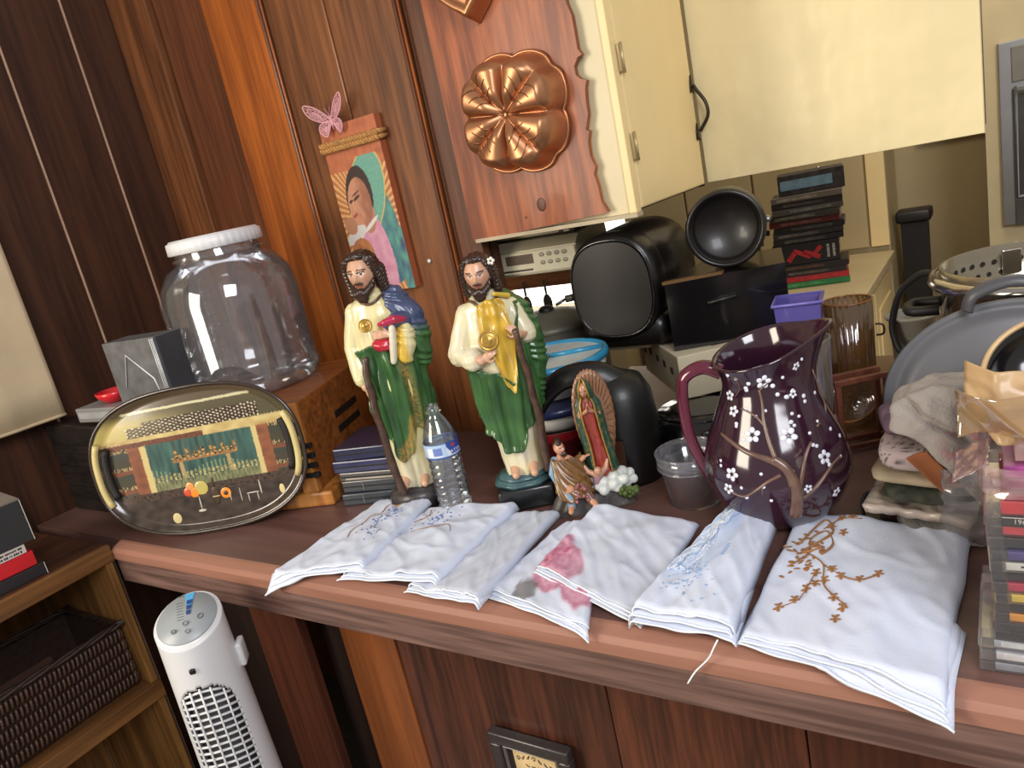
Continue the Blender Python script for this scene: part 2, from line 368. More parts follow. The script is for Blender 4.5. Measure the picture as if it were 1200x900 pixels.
tube(b, spline([(.006, .438, hz + .062), (.012, .436, hz + .05), (.03, .434, hz + .02), (.032, .434, hz - .01), (.014, .436, hz - .035), (.008, .437, hz - .042)], 5), [.003] * 0 or .0042, 8)
for dz in (.062, -.046):
    prism(b, [(-.010, -.016), (0, -.008), (.010, -.018), (.008, .004), (0, .024), (-.008, .004)], .003, Matrix(((0, 0, 1, .001), (1, 0, 0, .434), (0, 1, 0, hz + dz), (0, 0, 0, 1))))
obj('handle', b, mat('iron_black', (62, 52, 40), .4, metal=.6), d1)
obj('door_gap', box(nb(), (-.012, .452, .51), (.012, .012, 1.02)), M_gap, hc, smooth=False)

M_rough = mat('cream_rough_paint', (238, 220, 170), .36, var=.06, vscale=6, bump=.5, bscale=12)
c2 = thing('wall_cabinet', 'wide cream cabinet with rough brushed paint hanging behind the black appliances', 'cabinet', (-.335, 1.86, 1.386))
obj('body', box(nb(), (0, .19, .507), (.565, .33, 1.014)), mat('cab_inside', (120, 100, 70), .7), c2, smooth=False)
b = nb()
def _dr(u, v):
    x, z = -.2865 + .573 * u, 1.014 * v
    w_ = .0028 * noise.noise((x * 26, z * 3.0, 1)) * sm(.05, .25, u) * (1 - sm(.3, .6, v)) + .0012 * noise.noise((x * 60, z * 40, 4))
    return (x, .004 + w_, z)
grid(b, _dr, 70, 90); 
obj('door', b, M_rough, c2, label='cream door with ridged brush marks')
obj('door_edge', box(nb(), (0, .016, .507), (.576, .016, 1.016)), M_rough, c2, smooth=False)

# copper moulds on the wood panel
M_cop = mat('copper', (184, 130, 92), .36, metal=.75, var=.1)
M_copd = mat('copper_dark', (156, 104, 72), .36, metal=.75)
cm = thing('copper_mould', 'round copper clover jelly mould with leaf veins hung on the pine panel', 'mould', tuple(on_y(607, 133, 1.398)), rot=(PI / 2, math.radians(8), 0))
LB = [PI / 4 + q * PI / 2 for q in range(4)]
def R_out(t):
    d = ((t - PI / 4 + PI / 4) % (PI / 2)) - PI / 4                        # angle from the leaf's midrib
    return .126 * (.64 + .36 * cos(d * 1.60) ** .50 - .060 * math.exp(-(d / .12) ** 2))
def H_c(r, t):
    d = ((t - PI / 4 + PI / 4) % (PI / 2)) - PI / 4
    wall = .052 * sm(0, 1, (1 - r) / .13)
    lobe = (1 - (abs(abs(d) - PI / 8) / (PI / 8)) ** 2)
    lobe = max(0, lobe) ** .6
    return wall + .020 * lobe * sm(.02, .40, r) * (1 - sm(.74, .92, r)) - .010 * math.exp(-((PI / 4 - abs(d)) / .09) ** 2) * sm(.1, .3, r) - .004 * math.exp(-(r / .1) ** 2)
b = nb()
grid(b, lambda u, v: (R_out(2 * PI * u) * v * cos(2 * PI * u), R_out(2 * PI * u) * v * sin(2 * PI * u), H_c(v, 2 * PI * u)), 200, 40, cu=True)
bmesh.ops.remove_doubles(b, verts=b.verts[:], dist=.0002)
obj('mould_body', b, M_cop, cm)
obj('rolled_rim', tube(nb(), [(R_out(2 * PI * k / 160) * cos(2 * PI * k / 160), R_out(2 * PI * k / 160) * sin(2 * PI * k / 160), .002) for k in range(160)], .0035, 8, closed=True), M_cop, cm)
for q in range(4):
    t0 = LB[q]
    P = lambda r, t: (R_out(t) * r * cos(t), R_out(t) * r * sin(t), H_c(r, t) + .0012)
    b = nb(); tube(b, [P(.04 + .76 * k / 10, t0) for k in range(11)], [.0028 - .0016 * k / 10 for k in range(11)], 6); obj('midrib', b, M_cop, cm)
    b = nb(); tube(b, [P(.04 + .84 * k / 12, t0 + PI / 4) for k in range(13)], .0018, 6); obj('valley_rib', b, M_cop, cm)
    for s in (1, -1):
        for j in range(3):
            r0 = .30 + .17 * j
            obj('vein', tube(nb(), [P(r0 + (.16 - .02 * j) * k / 6, t0 + s * (.05 + (.42 - .07 * j) * k / 6)) for k in range(7)], [.0016 - .0008 * k / 6 for k in range(7)], 5), M_copd, cm)
m2 = thing('copper_mould', 'copper square mould with fruit relief cut by the top edge', 'mould', tuple(on_y(545, -42, 1.398)), rot=(PI / 2, math.radians(-48), 0))
b = nb(); o_ = [(.085, .085), (-.085, .085), (-.085, -.085), (.085, -.085)]
def _sq(u, v):
    t = 2 * PI * u; k = max(abs(cos(t)), abs(sin(t))); r = (.085 / k) * (1 - .06 * (abs(sin(2 * t)) ** 8)) * v
    return (r * cos(t), r * sin(t), .045 * sm(0, 1, (1 - v) / .14) - .006 * sm(.8, .7, v) if False else .045 * sm(0, 1, (1 - v) / .14) - .008 * sm(0, 1, (.78 - v) / .08))
grid(b, _sq, 80, 30, cu=True); bmesh.ops.remove_doubles(b, verts=b.verts[:], dist=.0002)
obj('mould_body', b, M_cop, m2)
b = nb()
for x, y, r in ((-.03, .03, .02), (.02, .035, .018), (0, 0, .024), (-.035, -.02, .018), (.035, -.02, .02), (.0, -.04, .016), (.04, .01, .014), (-.04,-.04,.012), (.042,-.045,.012)): ell(b, (x, y, .040), (r, r, r * .7))
obj('fruit_relief', b, M_copd, m2)
# ================================================================== KITCHEN BEYOND THE COUNTER
M_beige = mat('beige_cabinet', (184, 166, 126), .45, var=.05, vscale=4)
M_beigetop = mat('beige_counter', (190, 172, 132), .45, var=.08, vscale=8)
kc = thing('kitchen_counter', 'low beige kitchen counter directly behind the bar counter', 'counter', (-.30, 1.68, 0))
obj('worktop', box(nb(), (0, 0, .885), (1.30, .53, .03), bev=.003), mat('tan_counter', (150, 122, 88), .45, var=.15, vscale=6), kc, smooth=False)
obj('body', box(nb(), (0, .02, .435), (1.26, .47, .868)), M_beige, kc, smooth=False)

bcab = thing('base_cabinet', 'beige base cabinet whose top carries the stacked movie cases', 'cabinet', (-.40, 2.82, 0))
obj('worktop', box(nb(), (-.31, 0, .905), (.63, .90, .03), bev=.004), M_beigetop, bcab, smooth=False)
obj('body', box(nb(), (-.32, 0, .445), (.58, .88, .888)), M_beige, bcab, smooth=False)
for i in range(2):
    dr = obj('door', box(nb(), (-.022, -.22 + .44 * i, .50), (.018, .42, .70), bev=.004), M_cream, bcab, smooth=False)
    obj('panel', box(nb(), (-.011, -.22 + .44 * i, .50), (.006, .30, .56), bev=.004), M_cream, dr, smooth=False)
    b = nb(); tube(b, spline([(-.012, -.30 + .25 * i, .76), (.012, -.30 + .25 * i, .755), (.012, -.30 + .25 * i, .725), (-.012, -.30 + .25 * i, .72)], 5), .004, 6)
    obj('latch', b, mat('iron_black', (62, 52, 40), .4, metal=.6), dr)

pan = thing('pantry_cabinet', 'tall pale beige pantry cabinet behind the stacked movie cases', 'cabinet', (-.41, 3.28, 0))
obj('body', box(nb(), (-.55, .16, 1.2), (1.10, .30, 2.4)), M_beige, pan, smooth=False)
for x0, x1 in ((-1.09, -.80), (-.79, -.505), (-.495, -.075)):
    obj('door', box(nb(), ((x0 + x1) / 2, .003, 1.62), (x1 - x0, .018, 1.36), bev=.004), M_beige, pan, smooth=False)
obj('stile', box(nb(), (-.034, .003, 1.62), (.066, .018, 1.36), bev=.003), M_cream, pan, smooth=False)
b = nb(); tube(b, [(-.235, -.012, 1.21), (-.235, -.012, 1.27)], .007, 8); box(b, (-.235, -.012, 1.20), (.02, .012, .012)); box(b, (-.235, -.009, 1.28), (.014, .01, .012))
obj('latch', b, mat('chrome_dull', (190, 184, 170), .25, metal=.8), pan)

ov = thing('oven', 'built-in wall oven with steel trim and dark glass at the right edge', 'oven', (-.075, 3.0, 0))
M_steel = mat('steel', (176, 176, 176), .28, metal=.85, var=.06); M_blk = mat('black_gloss', (16, 15, 16), .16, coat=.5)
obj('housing', box(nb(), (.36, .29, 1.2), (.72, .58, 2.4)), mat('oven_housing', (190, 172, 132), .5, var=.05), ov, smooth=False)
obj('steel_frame', box(nb(), (.37, -.010, 1.292), (.66, .018, .57), bev=.004), M_steel, ov, smooth=False)
obj('control_panel', box(nb(), (.375, -.020, 1.505), (.60, .008, .105), bev=.003), mat('panel_glass', (150, 146, 136), .15, metal=.6), ov, smooth=False)
dg = obj('door', box(nb(), (.375, -.024, 1.265), (.60, .014, .34), bev=.004), mat('oven_glass', (66, 64, 62), .12, coat=.6), ov, smooth=False)
obj('trim', tube(nb(), [(.085, -.034, 1.44), (.085, -.034, 1.10), (.67, -.034, 1.10), (.67, -.034, 1.44)], .005, 6), M_steel, dg, smooth=False)
obj('door_handle', tube(nb(), [(.09, -.05, 1.425), (.66, -.05, 1.425)], .010, 8), M_steel, dg)
obj('lower_panel', box(nb(), (.375, -.022, 1.05), (.60, .010, .085), bev=.003), mat('oven_dark', (74, 70, 66), .35), ov, smooth=False)

bn = thing('trash_bin', 'tall black bin standing in the gap beside the pantry cabinet', 'bin', (-.335, 3.42, 0))
M_bin = mat('black_plastic', (30, 27, 26), .5)
b = nb(); lathe(b, [(0, 0), (.055, 0), (.066, 1.0), (.062, 1.0), (.05, .02), (0, .02)], 4); xf(b, RZ(PI / 4)); obj('body', b, M_bin, bn, smooth=False)
b = nb(); box(b, (0, 0, 1.025), (.125, .125, .045), bev=.012); obj('lid', b, M_bin, bn)

# stacked movie cases on the base cabinet
M_text = mat('print_white', (220, 214, 200), .5)
dv = thing_group = 'movie cases stacked on the beige base cabinet'
cols = [((38, 120, 62), (150, 190, 120), 'green'), ((176, 36, 44), (190, 60, 60), 'red'), ((40, 34, 36), (220, 200, 170), 'dark'), ((30, 26, 28), (200, 120, 60), 'black'), ((150, 34, 40), (60, 60, 64), 'crimson'), ((34, 30, 32), (180, 170, 160), 'charcoal'),
        ((52, 46, 44), (210, 200, 190), 'brown'), ((28, 26, 28), (150, 150, 150), 'sooty'), ((90, 34, 34), (170, 160, 150), 'maroon'), ((60, 56, 54), (220, 214, 200), 'grey'), ((80, 76, 74), (190, 190, 190), 'ashen'), ((48, 44, 46), (140, 130, 124), 'slate'), ((110, 100, 92), (230, 226, 216), 'taupe')]
desc = ['green case at the bottom of the movie case stack', 'bright red case second from the bottom of the movie stack', 'dark case with pale spine directly above the bright red one', 'black case with orange end in lower half of movie stack',
        'crimson case in the lower middle of the movie stack', 'charcoal case just above the crimson one in the movie stack', 'brown case in the middle of the movie stack', 'sooty black case just above the brown one in movie stack',
        'maroon case in the upper half of the movie stack', 'mid grey case just above the maroon one in movie stack', 'ash grey case near the top of the movie stack', 'slate case third from the top of the movie stack', 'taupe case under the tall blue-banded box of movies']
z = CT + .0015; random.seed(11)
for i, ((c1, c2_, nm), d) in enumerate(zip(cols, desc)):
    if i == 4:
        t = thing('movie_box_set', 'thick black box with slanting red letters in the lower movie stack', 'movie case', (-.615, 2.795, z), math.radians(9), dv)
        obj('box', box(nb(), (0, 0, .036), (.215, .150, .071), bev=.002), mat('case_black', (30, 26, 28), .4), t, smooth=False)
        M_rp = mat('red_print_big', (170, 34, 42), .45, var=.3, vscale=60)
        for q, (x, zz, w_, h_, a) in enumerate([(-.045, .030, .040, .016, -.9), (-.012, .036, .060, .014, .5), (.020, .030, .055, .016, .45), (.040, .044, .030, .014, -.8)]):
            obj('red_letter', box(nb(), (x, -.0758, zz), (w_, .001, h_), rot=Matrix.Rotation(a, 3, 'Y')), M_rp, t, smooth=False)
        for x in (-.085, .072, .090): obj('white_print', box(nb(), (x, -.0758, .036), (.008, .001, .044)), mat('print_grey', (150, 146, 140), .5, var=.6, vscale=160), t, smooth=False)
        obj('end_print', box(nb(), (.1080, 0, .036), (.001, .10, .04)), mat('end_yellow', (206, 168, 90), .5, var=.4, vscale=60), t, smooth=False)
        z += .0715
        continue
    h = .0205
    t = thing('movie_case', d, 'movie case', (-.600 + random.uniform(-.010, .010), 2.80 + random.uniform(-.008, .008), z), math.radians(10 + random.uniform(-3, 3)), dv)
    obj('case', box(nb(), (0, 0, h / 2), (.225, .150, h - .001), bev=.0015), mat('case_' + nm, c1, .4), t, smooth=False)
    b = nb(); box(b, (-.01 + .02 * ((i * 5) % 3 - 1), -.0760, h / 2), (.13, .0012, h * .45)); obj('spine_print', b, mat('spine_' + nm, mixc(c1, c2_, .30), .5, var=.5, vscale=60), t, smooth=False)
    obj('end_print', box(nb(), (.1130, 0, h / 2), (.0012, .13, h * .7)), mat('endp_' + nm, mixc(c1, c2_, .75), .5, var=.4, vscale=70), t, smooth=False)
    z += h
t = thing('movie_box_set', 'tall box with pale blue band lying on top of the movie stack', 'movie case', (-.585, 2.82, z + .0005), math.radians(12), dv)
obj('box', box(nb(), (0, 0, .034), (.21, .13, .068), bev=.002), mat('set_dark', (58, 54, 56), .5, var=.5, vscale=50), t, smooth=False)
obj('blue_band', box(nb(), (-.015, -.0655, .034), (.165, .0015, .032)), mat('set_blue', (120, 152, 176), .5, var=.2, vscale=40), t, smooth=False)
for i, (dx, dy, rz, rx, d) in enumerate([(-.225, -.02, .5, .10, 'black case leaning left of the movie stack, upper one'), (-.24, -.03, .35, .04, 'black case lying left of the movie stack, lower one')]):
    t = thing('movie_case', d, 'movie case', (-.600 + dx, 2.78 + dy, CT + .20 + .0 if i == 0 else CT + .165), rz, dv)
    obj('case', box(nb(), (0, 0, .009), (.17, .12, .017), rot=Matrix.Rotation(rx, 3, 'Y')), mat('case_black2', (40, 36, 34), .4), t, smooth=False)
    obj('spine_print', box(nb(), (0, -.061, .009), (.12, .001, .007), rot=Matrix.Rotation(rx, 3, 'Y')), M_text, t, smooth=False)
t = thing('storage_crate', 'dark crate under the black cases left of the movie stack', 'crate', (-.86, 2.76, CT + .001), .4)
obj('body', box(nb(), (0, 0, .08), (.17, .13, .16), bev=.004), mat('crate_dark', (46, 40, 36), .5), t, smooth=False)
obj('label_strip', box(nb(), (0, -.0655, .06), (.10, .0015, .03)), mat('crate_red', (150, 40, 40), .5), t, smooth=False)

# radio fixed under the hanging cabinet
M_sil = mat('silver_plastic', (178, 170, 146), .38, metal=.25, var=.04)
rd = thing('under_cabinet_radio', 'silver radio with small display mounted under the hanging cabinet', 'radio', (-.945, 1.50, 1.268))
b = nb(); pr = [(0, .005), (0, .062), (.02, .082), (.16, .095), (.17, .012), (.02, 0)]
prism(b, pr, .31, Matrix(((0, 0, 1, -.18), (1, 0, 0, 0), (0, 1, 0, 0), (0, 0, 0, 1)))); obj('body', b, M_sil, rd, smooth=False)
obj('mounting_rail', box(nb(), (-.03, .09, .096), (.27, .12, .016)), mat('rail_cream', (190, 178, 146), .5), rd, smooth=False)
obj('speaker_grille', box(nb(), (-.135, -.003, .034), (.082, .007, .054), bev=.003), mat('speaker_grey', (120, 120, 112), .6), rd, smooth=False)
fa = obj('front_panel', box(nb(), (.022, -.003, .034), (.214, .006, .050), bev=.002), mat('panel_silver', (196, 188, 160), .35), rd, smooth=False)
obj('display', box(nb(), (-.020, -.0065, .042), (.075, .002, .022)), mat('display_dark', (92, 78, 66), .2), fa, smooth=False)
for r_ in range(2):
    for k in range(4): obj('button', ell(nb(), (.042 + .020 * k, -.0065, .048 - .018 * r_), (.007, .003, .005)), mat('button_grey', (150, 142, 120), .4), fa)
obj('slot', box(nb(), (-.03, -.0065, .017), (.085, .002, .004)), mat('slot_dark', (50, 44, 38), .5), fa, smooth=False)
sb = thing('small_speaker', 'small dark speaker on top of the silver radio', 'speaker', (-.842, 1.535, 1.3535))
obj('body', box(nb(), (0, 0, .012), (.042, .03, .022), bev=.003), mat('spk_dark', (34, 30, 28), .5), sb, smooth=False)
obj('badge', box(nb(), (0, -.0155, .005), (.014, .001, .003)), M_sil, sb, smooth=False)

# rack with hanging utensils far behind the radio
W_rack = wood('rack_brown', (110, 66, 40), (146, 92, 58), axis='X', scale=9)
rk = thing('utensil_rail', 'brown wooden rail on two posts before the bright kitchen window', 'rack', (-1.95, 3.20, .955))
obj('rail', box(nb(), (.0, 0, .035), (.52, .03, .085), bev=.003), W_rack, rk, smooth=False)
obj('post', box(nb(), (-.25, 0, -.0835), (.03, .03, .17)), W_rack, rk, smooth=False)
obj('post', box(nb(), (.25, 0, -.0835), (.03, .03, .17)), W_rack, rk, smooth=False)
side = thing('side_counter', 'far kitchen counter below the bright window', 'counter', (-1.98, 3.34, 0))
obj('worktop', box(nb(), (0, .0, .765), (.86, .44, .03)), M_beigetop, side, smooth=False)
obj('body', box(nb(), (0, .02, .375), (.84, .38, .748)), M_beige, side, smooth=False)
for i, (x, d) in enumerate(((-.10, 'left dark utensil hanging from the brown rail'), (.02, 'right dark utensil hanging from the brown rail'))):
    t = thing('kitchen_utensil', d, 'utensil', (-1.95 + x, 3.165, .985))
    b = nb(); tube(b, [(0, 0, .0), (0, 0, -.07)], .006, 6); obj('handle', b, M_bin, t)
    b = nb(); ell(b, (0, 0, -.115), (.026, .006, .045)); obj('blade', b, mat('utensil_dark', (56, 52, 48), .4, metal=.4), t)
t = thing('red_packet', 'small red packet near the bright kitchen window', 'packet', (-1.76, 3.30, .8765), .5)
obj('body', box(nb(), (0, 0, .075), (.17, .06, .05), rot=Matrix.Rotation(-.3, 3, 'Y'), bev=.01), mat('packet_red', (196, 62, 44), .45, var=.25), t)
obj('stand', box(nb(), (0, 0, -.0355), (.10, .05, .115)), mat('stand_white', (222, 214, 196), .5), t)

# ---- dishes at the back of the bar, right of the statues
def bowl(name, prof, m, t, seg=48): return obj(name, lathe(nb(), prof, seg), m, t)
SX, SY = -.805, 1.275
t = thing('red_bowl', 'large glossy dark red bowl at the bottom of the dish stack', 'bowl', (SX, SY, CT + .0005))
M_maroon = mat('maroon_glaze', (92, 22, 28), .14, coat=.6)
bowl('body', [(0, .004), (.08, .004), (.08, 0), (.090, 0), (.115, .022), (.138, .070), (.146, .096), (.142, .096), (.130, .070), (.105, .026), (0, .012)], M_maroon, t)
obj('rim_band', lathe(nb(), [(.1465, .096), (.1465, .082), (.1415, .076)], 48), mat('red_band', (150, 30, 34), .2, coat=.5), t, label='brighter red rim')
t = thing('white_container', 'white round container with dark blue lid in the dish stack', 'container', (SX, SY, CT + .0975))
bowl('body', [(0, -.02), (.085, -.02), (.105, -.004), (.116, .030), (.112, .030), (.10, .0), (0, -.012)], mat('white_plastic', (206, 202, 190), .4), t)
bowl('lid', [(0, .039), (.10, .039), (.118, .037), (.121, .032), (.121, .021), (.117, .021), (.117, .030), (0, .032)], mat('navy_lid', (46, 52, 92), .3, coat=.3), t)
obj('lid_label', ell(nb(), (-.03, -.118, .029), (.022, .004, .004)), mat('label_pale', (180, 180, 190), .5), t)
t = thing('divided_dish', 'white round dish with blue rim and blue dividers on top', 'dish', (SX + .005, SY, CT + .138))
M_wd = mat('dish_white', (214, 212, 200), .35, var=.06)
bowl('body', [(0, 0), (.06, 0), (.085, .008), (.112, .045), (.117, .074), (.112, .074), (.104, .046), (.08, .014), (0, .008)], M_wd, t)
M_cy = mat('cyan_plastic', (44, 138, 178), .3, coat=.3)
obj('rim', lathe(nb(), [(.110, .074), (.112, .081), (.119, .081), (.122, .074), (.121, .066), (.1175, .066)], 56), M_cy, t, label='cyan blue rim')
bowl('lid', [(0, .074), (.110, .075)], mat('lid_frost', (196, 198, 188), .3), t)
for k in range(3):
    a = .5 + k * 2 * PI / 3
    obj('divider', tube(nb(), [(.004 * cos(a), .004 * sin(a), .078), (.108 * cos(a), .108 * sin(a), .078)], .0055, 6), M_cy, t)
t = thing('grey_pan', 'dark grey round pan behind the blue-rimmed dish', 'pan', (-.985, 1.60, .9015))
bowl('body', [(0, 0), (.11, 0), (.135, .02), (.14, .225), (.135, .225), (.13, .03), (0, .01)], mat('pan_grey', (70, 68, 60), .45), t)
obj('lid', lathe(nb(), [(0, .262), (.05, .258), (.12, .24), (.142, .226), (.138, .2255), (0, .2255)], 40), mat('pan_lid', (92, 88, 76), .4), t)
obj('knob', ell(nb(), (0, 0, .262), (.02, .02, .012)), M_bin, t)

# ---- black kettle with arched handle
M_kb = mat('kettle_black', (15, 13, 13), .42, coat=.08)
t = thing('black_kettle', 'matt black kettle with long arched handle behind the small figurine', 'kettle', (-.612, 1.183, CT + .0005))
obj('body', lathe(nb(), [(0, 0), (.058, 0), (.062, .01), (.064, .12), (.060, .165), (.045, .195), (.02, .206), (0, .208)], 40), M_kb, t)
hp = spline([(.025, -.01, .178), (-.02, -.03, .212), (-.075, -.045, .212), (-.115, -.054, .188), (-.145, -.060, .152), (-.160, -.064, .126)], 7)
obj('handle', tube(nb(), hp, [.026 - .008 * k / len(hp) for k in range(len(hp))], 12, flat=.55), M_kb, t)
b = nb(); bmesh.ops.create_cone(b, segments=12, radius1=.008, radius2=.008, depth=.0215, cap_ends=True, matrix=Matrix.Translation(hp[-1] + Vector((.010, 0, .009))) @ RX(PI / 2)); obj('hanging_hole', b, mat('hole_grey', (70, 64, 58), .4), t)
obj('base_panel', box(nb(), (.0, -.064, .06), (.05, .003, .07), bev=.001), mat('kettle_brown', (66, 40, 26), .4), t, smooth=False)
t = thing('black_pot', 'glossy black round pot under the corner of the white carton', 'pot', (-.512, 1.318, CT + .0005))
obj('body', lathe(nb(), [(0, 0), (.075, 0), (.092, .010), (.101, .040), (.098, .062), (.088, .078), (.080, .083)], 44), M_blk, t)
obj('lid', lathe(nb(), [(.083, .081), (.083, .085), (.05, .0885), (0, .089)], 44), M_blk, t)

# ---- white carton with the black appliances on top
M_cart = mat('carton', (196, 184, 156), .6, var=.10, vscale=10)
ca, cr = (-.556, 1.345), math.radians(38)
t = thing('white_carton', 'off-white cardboard carton lying under the black appliances', 'carton', (ca[0], ca[1], 1.0105), cr)
obj('box', box(nb(), (.15, .135, .044), (.30, .27, .088), bev=.002), M_cart, t, smooth=False)
obj('printed_panel', box(nb(), (.165, .08, .0885), (.17, .11, .001)), mat('carton_print', (72, 50, 34), .5, var=.4, vscale=25), t, smooth=False, label='dark brown printed panel')
obj('flap', box(nb(), (.15, -.0008, .060), (.296, .0015, .003)), mat('carton_seam', (150, 136, 108), .7), t, smooth=False)
M_ink = mat('carton_ink', (56, 48, 42), .7)
text('lettering', 'YTTRU', .022, M_ink, t, T(.105, -.0012, .038) @ FRONT)
b = nb(); random.seed(5)
for k in range(5): box(b, (-.0006, .05 + .05 * k, .03 + .03 * random.random()), (.001, .016, .014))
obj('printed_marks', b, M_ink, t, smooth=False)
# hidden support: a second lidded pot under the back of the carton
t = thing('storage_tin', 'dark tin mostly hidden behind the jug handle under the carton', 'tin', (-.50, 1.56, .9005))
obj('body', lathe(nb(), [(0, 0), (.085, 0), (.085, .100), (0, .100)], 32), mat('tin_dark', (44, 40, 38), .4), t, smooth=False)
obj('lid', lathe(nb(), [(.087, .090), (.087, .108), (0, .109)], 32), mat('tin_lid', (60, 54, 50), .4), t, smooth=False)

M_ab = mat('appliance_black', (22, 19, 18), .34, coat=.12)
t = thing('air_fryer', 'large rounded black drum-shaped appliance on top of the white carton', 'appliance', (-.695, 1.40, 1.1005), math.radians(4))
def squircle(a, rx, rz, e=.62):
    return (rx * math.copysign(abs(cos(a)) ** e, cos(a)), rz * math.copysign(abs(sin(a)) ** e, sin(a)))
b = nb()
def _drum(u, v):
    a = 2 * PI * u; y = [0, .004, .012, .05, .054, .058, .062, .066, .070, .26, .285, .292][min(11, int(v * 11 + .5))]
    k = [.0, .90, .97, 1, 1, .985, 1, .985, 1, 1, .95, .0][min(11, int(v * 11 + .5))]
    x, zz = squircle(a, .098 * k, .112 * k, .78); return (x, y, .135 + zz)
grid(b, _drum, 64, 12, cu=True); bmesh.ops.remove_doubles(b, verts=b.verts[:], dist=.0001); obj('drum', b, M_ab, t)
b = nb(); P = [squircle(2 * PI * k / 48, .084, .097, .78) for k in range(48)]
prism(b, P, .006, T(0, .001, .135) @ RX(PI / 2)); obj('front_plate', b, mat('appliance_plate', (34, 29, 26), .42), t, smooth=False)
obj('front_ring', tube(nb(), [(x * 1.04, -.001, .135 + y * 1.04) for x, y in P], .0035, 6, closed=True), M_blk, t)
b = nb(); box(b, (0, .15, .035), (.200, .27, .068), bev=.026); obj('base', b, M_ab, t)
b = nb(); tube(b, [(-.095, .02, .125), (-.116, .012, .124)], .008, 8); tube(b, [(-.116, .012, .124), (-.135, .0, .116)], .0035, 6); obj('knob', b, mat('knob_grey', (90, 84, 74), .3, metal=.5), t)
obj('crumb_tray', box(nb(), (.0, .03, .003), (.11, .03, .004)), mat('tray_edge', (110, 96, 76), .35, metal=.5), t, smooth=False)
t = thing('black_box', 'flat-sided glossy black box with bronze top edge beside the drum appliance', 'appliance', (-.575, 1.385, 1.1005))
b = nb(); prism(b, [(0, 0), (.205, .105), (.155, .29), (0, .27)], .135); obj('housing', b, M_blk, t, smooth=False)
b = nb(); prism(b, [(-.003, -.004), (.10, .048), (.10, .062), (-.003, .012)], .006, T(0, 0, .1355)); obj('bronze_edge', b, mat('bronze', (128, 98, 62), .35, metal=.6), t, smooth=False)
b = nb(); tube(b, [(.07, .030, .085), (.12, .056, .090)], .003, 6); obj('door_seam', b, mat('seam_grey', (50, 46, 42), .3), t)
t = thing('black_round_pot', 'round black pot lying on its side with its mouth facing out', 'pot', (-.478, 1.50, 1.2365 + .078), rot=(PI / 2, 0, math.radians(14)))
b = nb(); lathe(b, [(0, -.012), (.058, -.012), (.062, -.002), (.066, .010), (.075, .012), (.078, .004), (.077, -.03), (.073, -.12), (.06, -.135), (0, -.136)], 48)
obj('body', b, mat('pot_black', (26, 22, 20), .38, coat=.15), t)
obj('rolled_rim', tube(nb(), [(.0715 * cos(2 * PI * k / 48), .0715 * sin(2 * PI * k / 48), .011) for k in range(48)], .0050, 8, closed=True), M_ab, t)
b = nb(); tube(b, [(.080, .0, -.03), (.079, .0, -.07)], .006, 8); obj('side_clip', b, M_steel, t)

# ---- glassware and small things right of the jug
M_amber = clear('amber_glass', (.74, .58, .40), .10, .06, .30, (132, 100, 62))
t = thing('amber_glass', 'ribbed amber glass standing upright behind the jug', 'glass', (-.278, 1.555, .9005))
rib = lambda a, z: 1 + .018 * cos(24 * a)
obj('tumbler', lathe(nb(), [(0, .002), (.034, .002), (.036, .0), (.042, .10), (.045, .235), (.0425, .235), (.0395, .10), (.032, .012), (0, .010)], 96, rib), M_amber, t)
obj('rim', tube(nb(), [(.0438 * cos(2 * PI * k / 40), .0438 * sin(2 * PI * k / 40), .235) for k in range(40)], .002, 6, closed=True), mat('amber_rim', (130, 84, 44), .2), t)
t = thing('amber_bowl', 'ribbed amber glass bowl tipped on its side behind the red-brown rack', 'bowl', (-.246, 1.452, .960), rot=(math.radians(38), math.radians(-30), 0))
obj('bowl', lathe(nb(), [(0, -.045), (.03, -.045), (.045, -.035), (.052, 0), (.054, .03), (.0515, .03), (.049, .0), (.042, -.032), (0, -.040)], 96, rib), M_amber, t)
obj('rim', tube(nb(), [(.0528 * cos(2 * PI * k / 40), .0528 * sin(2 * PI * k / 40), .03) for k in range(40)], .002, 6, closed=True), mat('amber_rim', (130, 84, 44), .2), t)
M_cup = clear('cup_clear', (.95, .95, .93), .06, .06, .10, (190, 184, 170))
t = thing('clear_cup', 'tall clear plastic cup behind the right side of the jug', 'cup', (-.300, 1.245, CT + .0005))
obj('cup', lathe(nb(), [(0, .002), (.030, .002), (.032, 0), (.040, .10), (.043, .12), (.047, .228), (.0455, .228), (.041, .12), (.0385, .10), (.030, .006), (0, .005)], 44), M_cup, t)
obj('rolled_rim', tube(nb(), [(.0465 * cos(2 * PI * k / 40), .0465 * sin(2 * PI * k / 40), .228) for k in range(40)], .0022, 6, closed=True), M_cup, t)
t = thing('purple_container', 'translucent purple plastic container behind the rim of the jug', 'container', (-.338, 1.425, .9205), .15)
M_pur = clear('purple_plastic', (.62, .56, .92), .10, .08, .55, (112, 104, 178))
b = nb(); lathe(b, [(0, 0), (.042, 0), (.056, .250), (.060, .253), (.060, .257), (.053, .257), (.040, .006), (0, .006)], 4); xf(b, RZ(PI / 4)); obj('tub', b, M_pur, t, smooth=False)
obj('rim', tube(nb(), [(.0425, .0425, .255), (-.0425, .0425, .255), (-.0425, -.0425, .255), (.0425, -.0425, .255)], .0028, 6, closed=True), mat('purple_rim', (120, 112, 190), .3), t)
M_rr = wood('rack_red', (92, 50, 38), (126, 72, 54), scale=12)
t = thing('napkin_rack', 'small red-brown wooden rack standing at the back edge of the counter', 'rack', (-.236, 1.345, CT + .0005), math.radians(34))
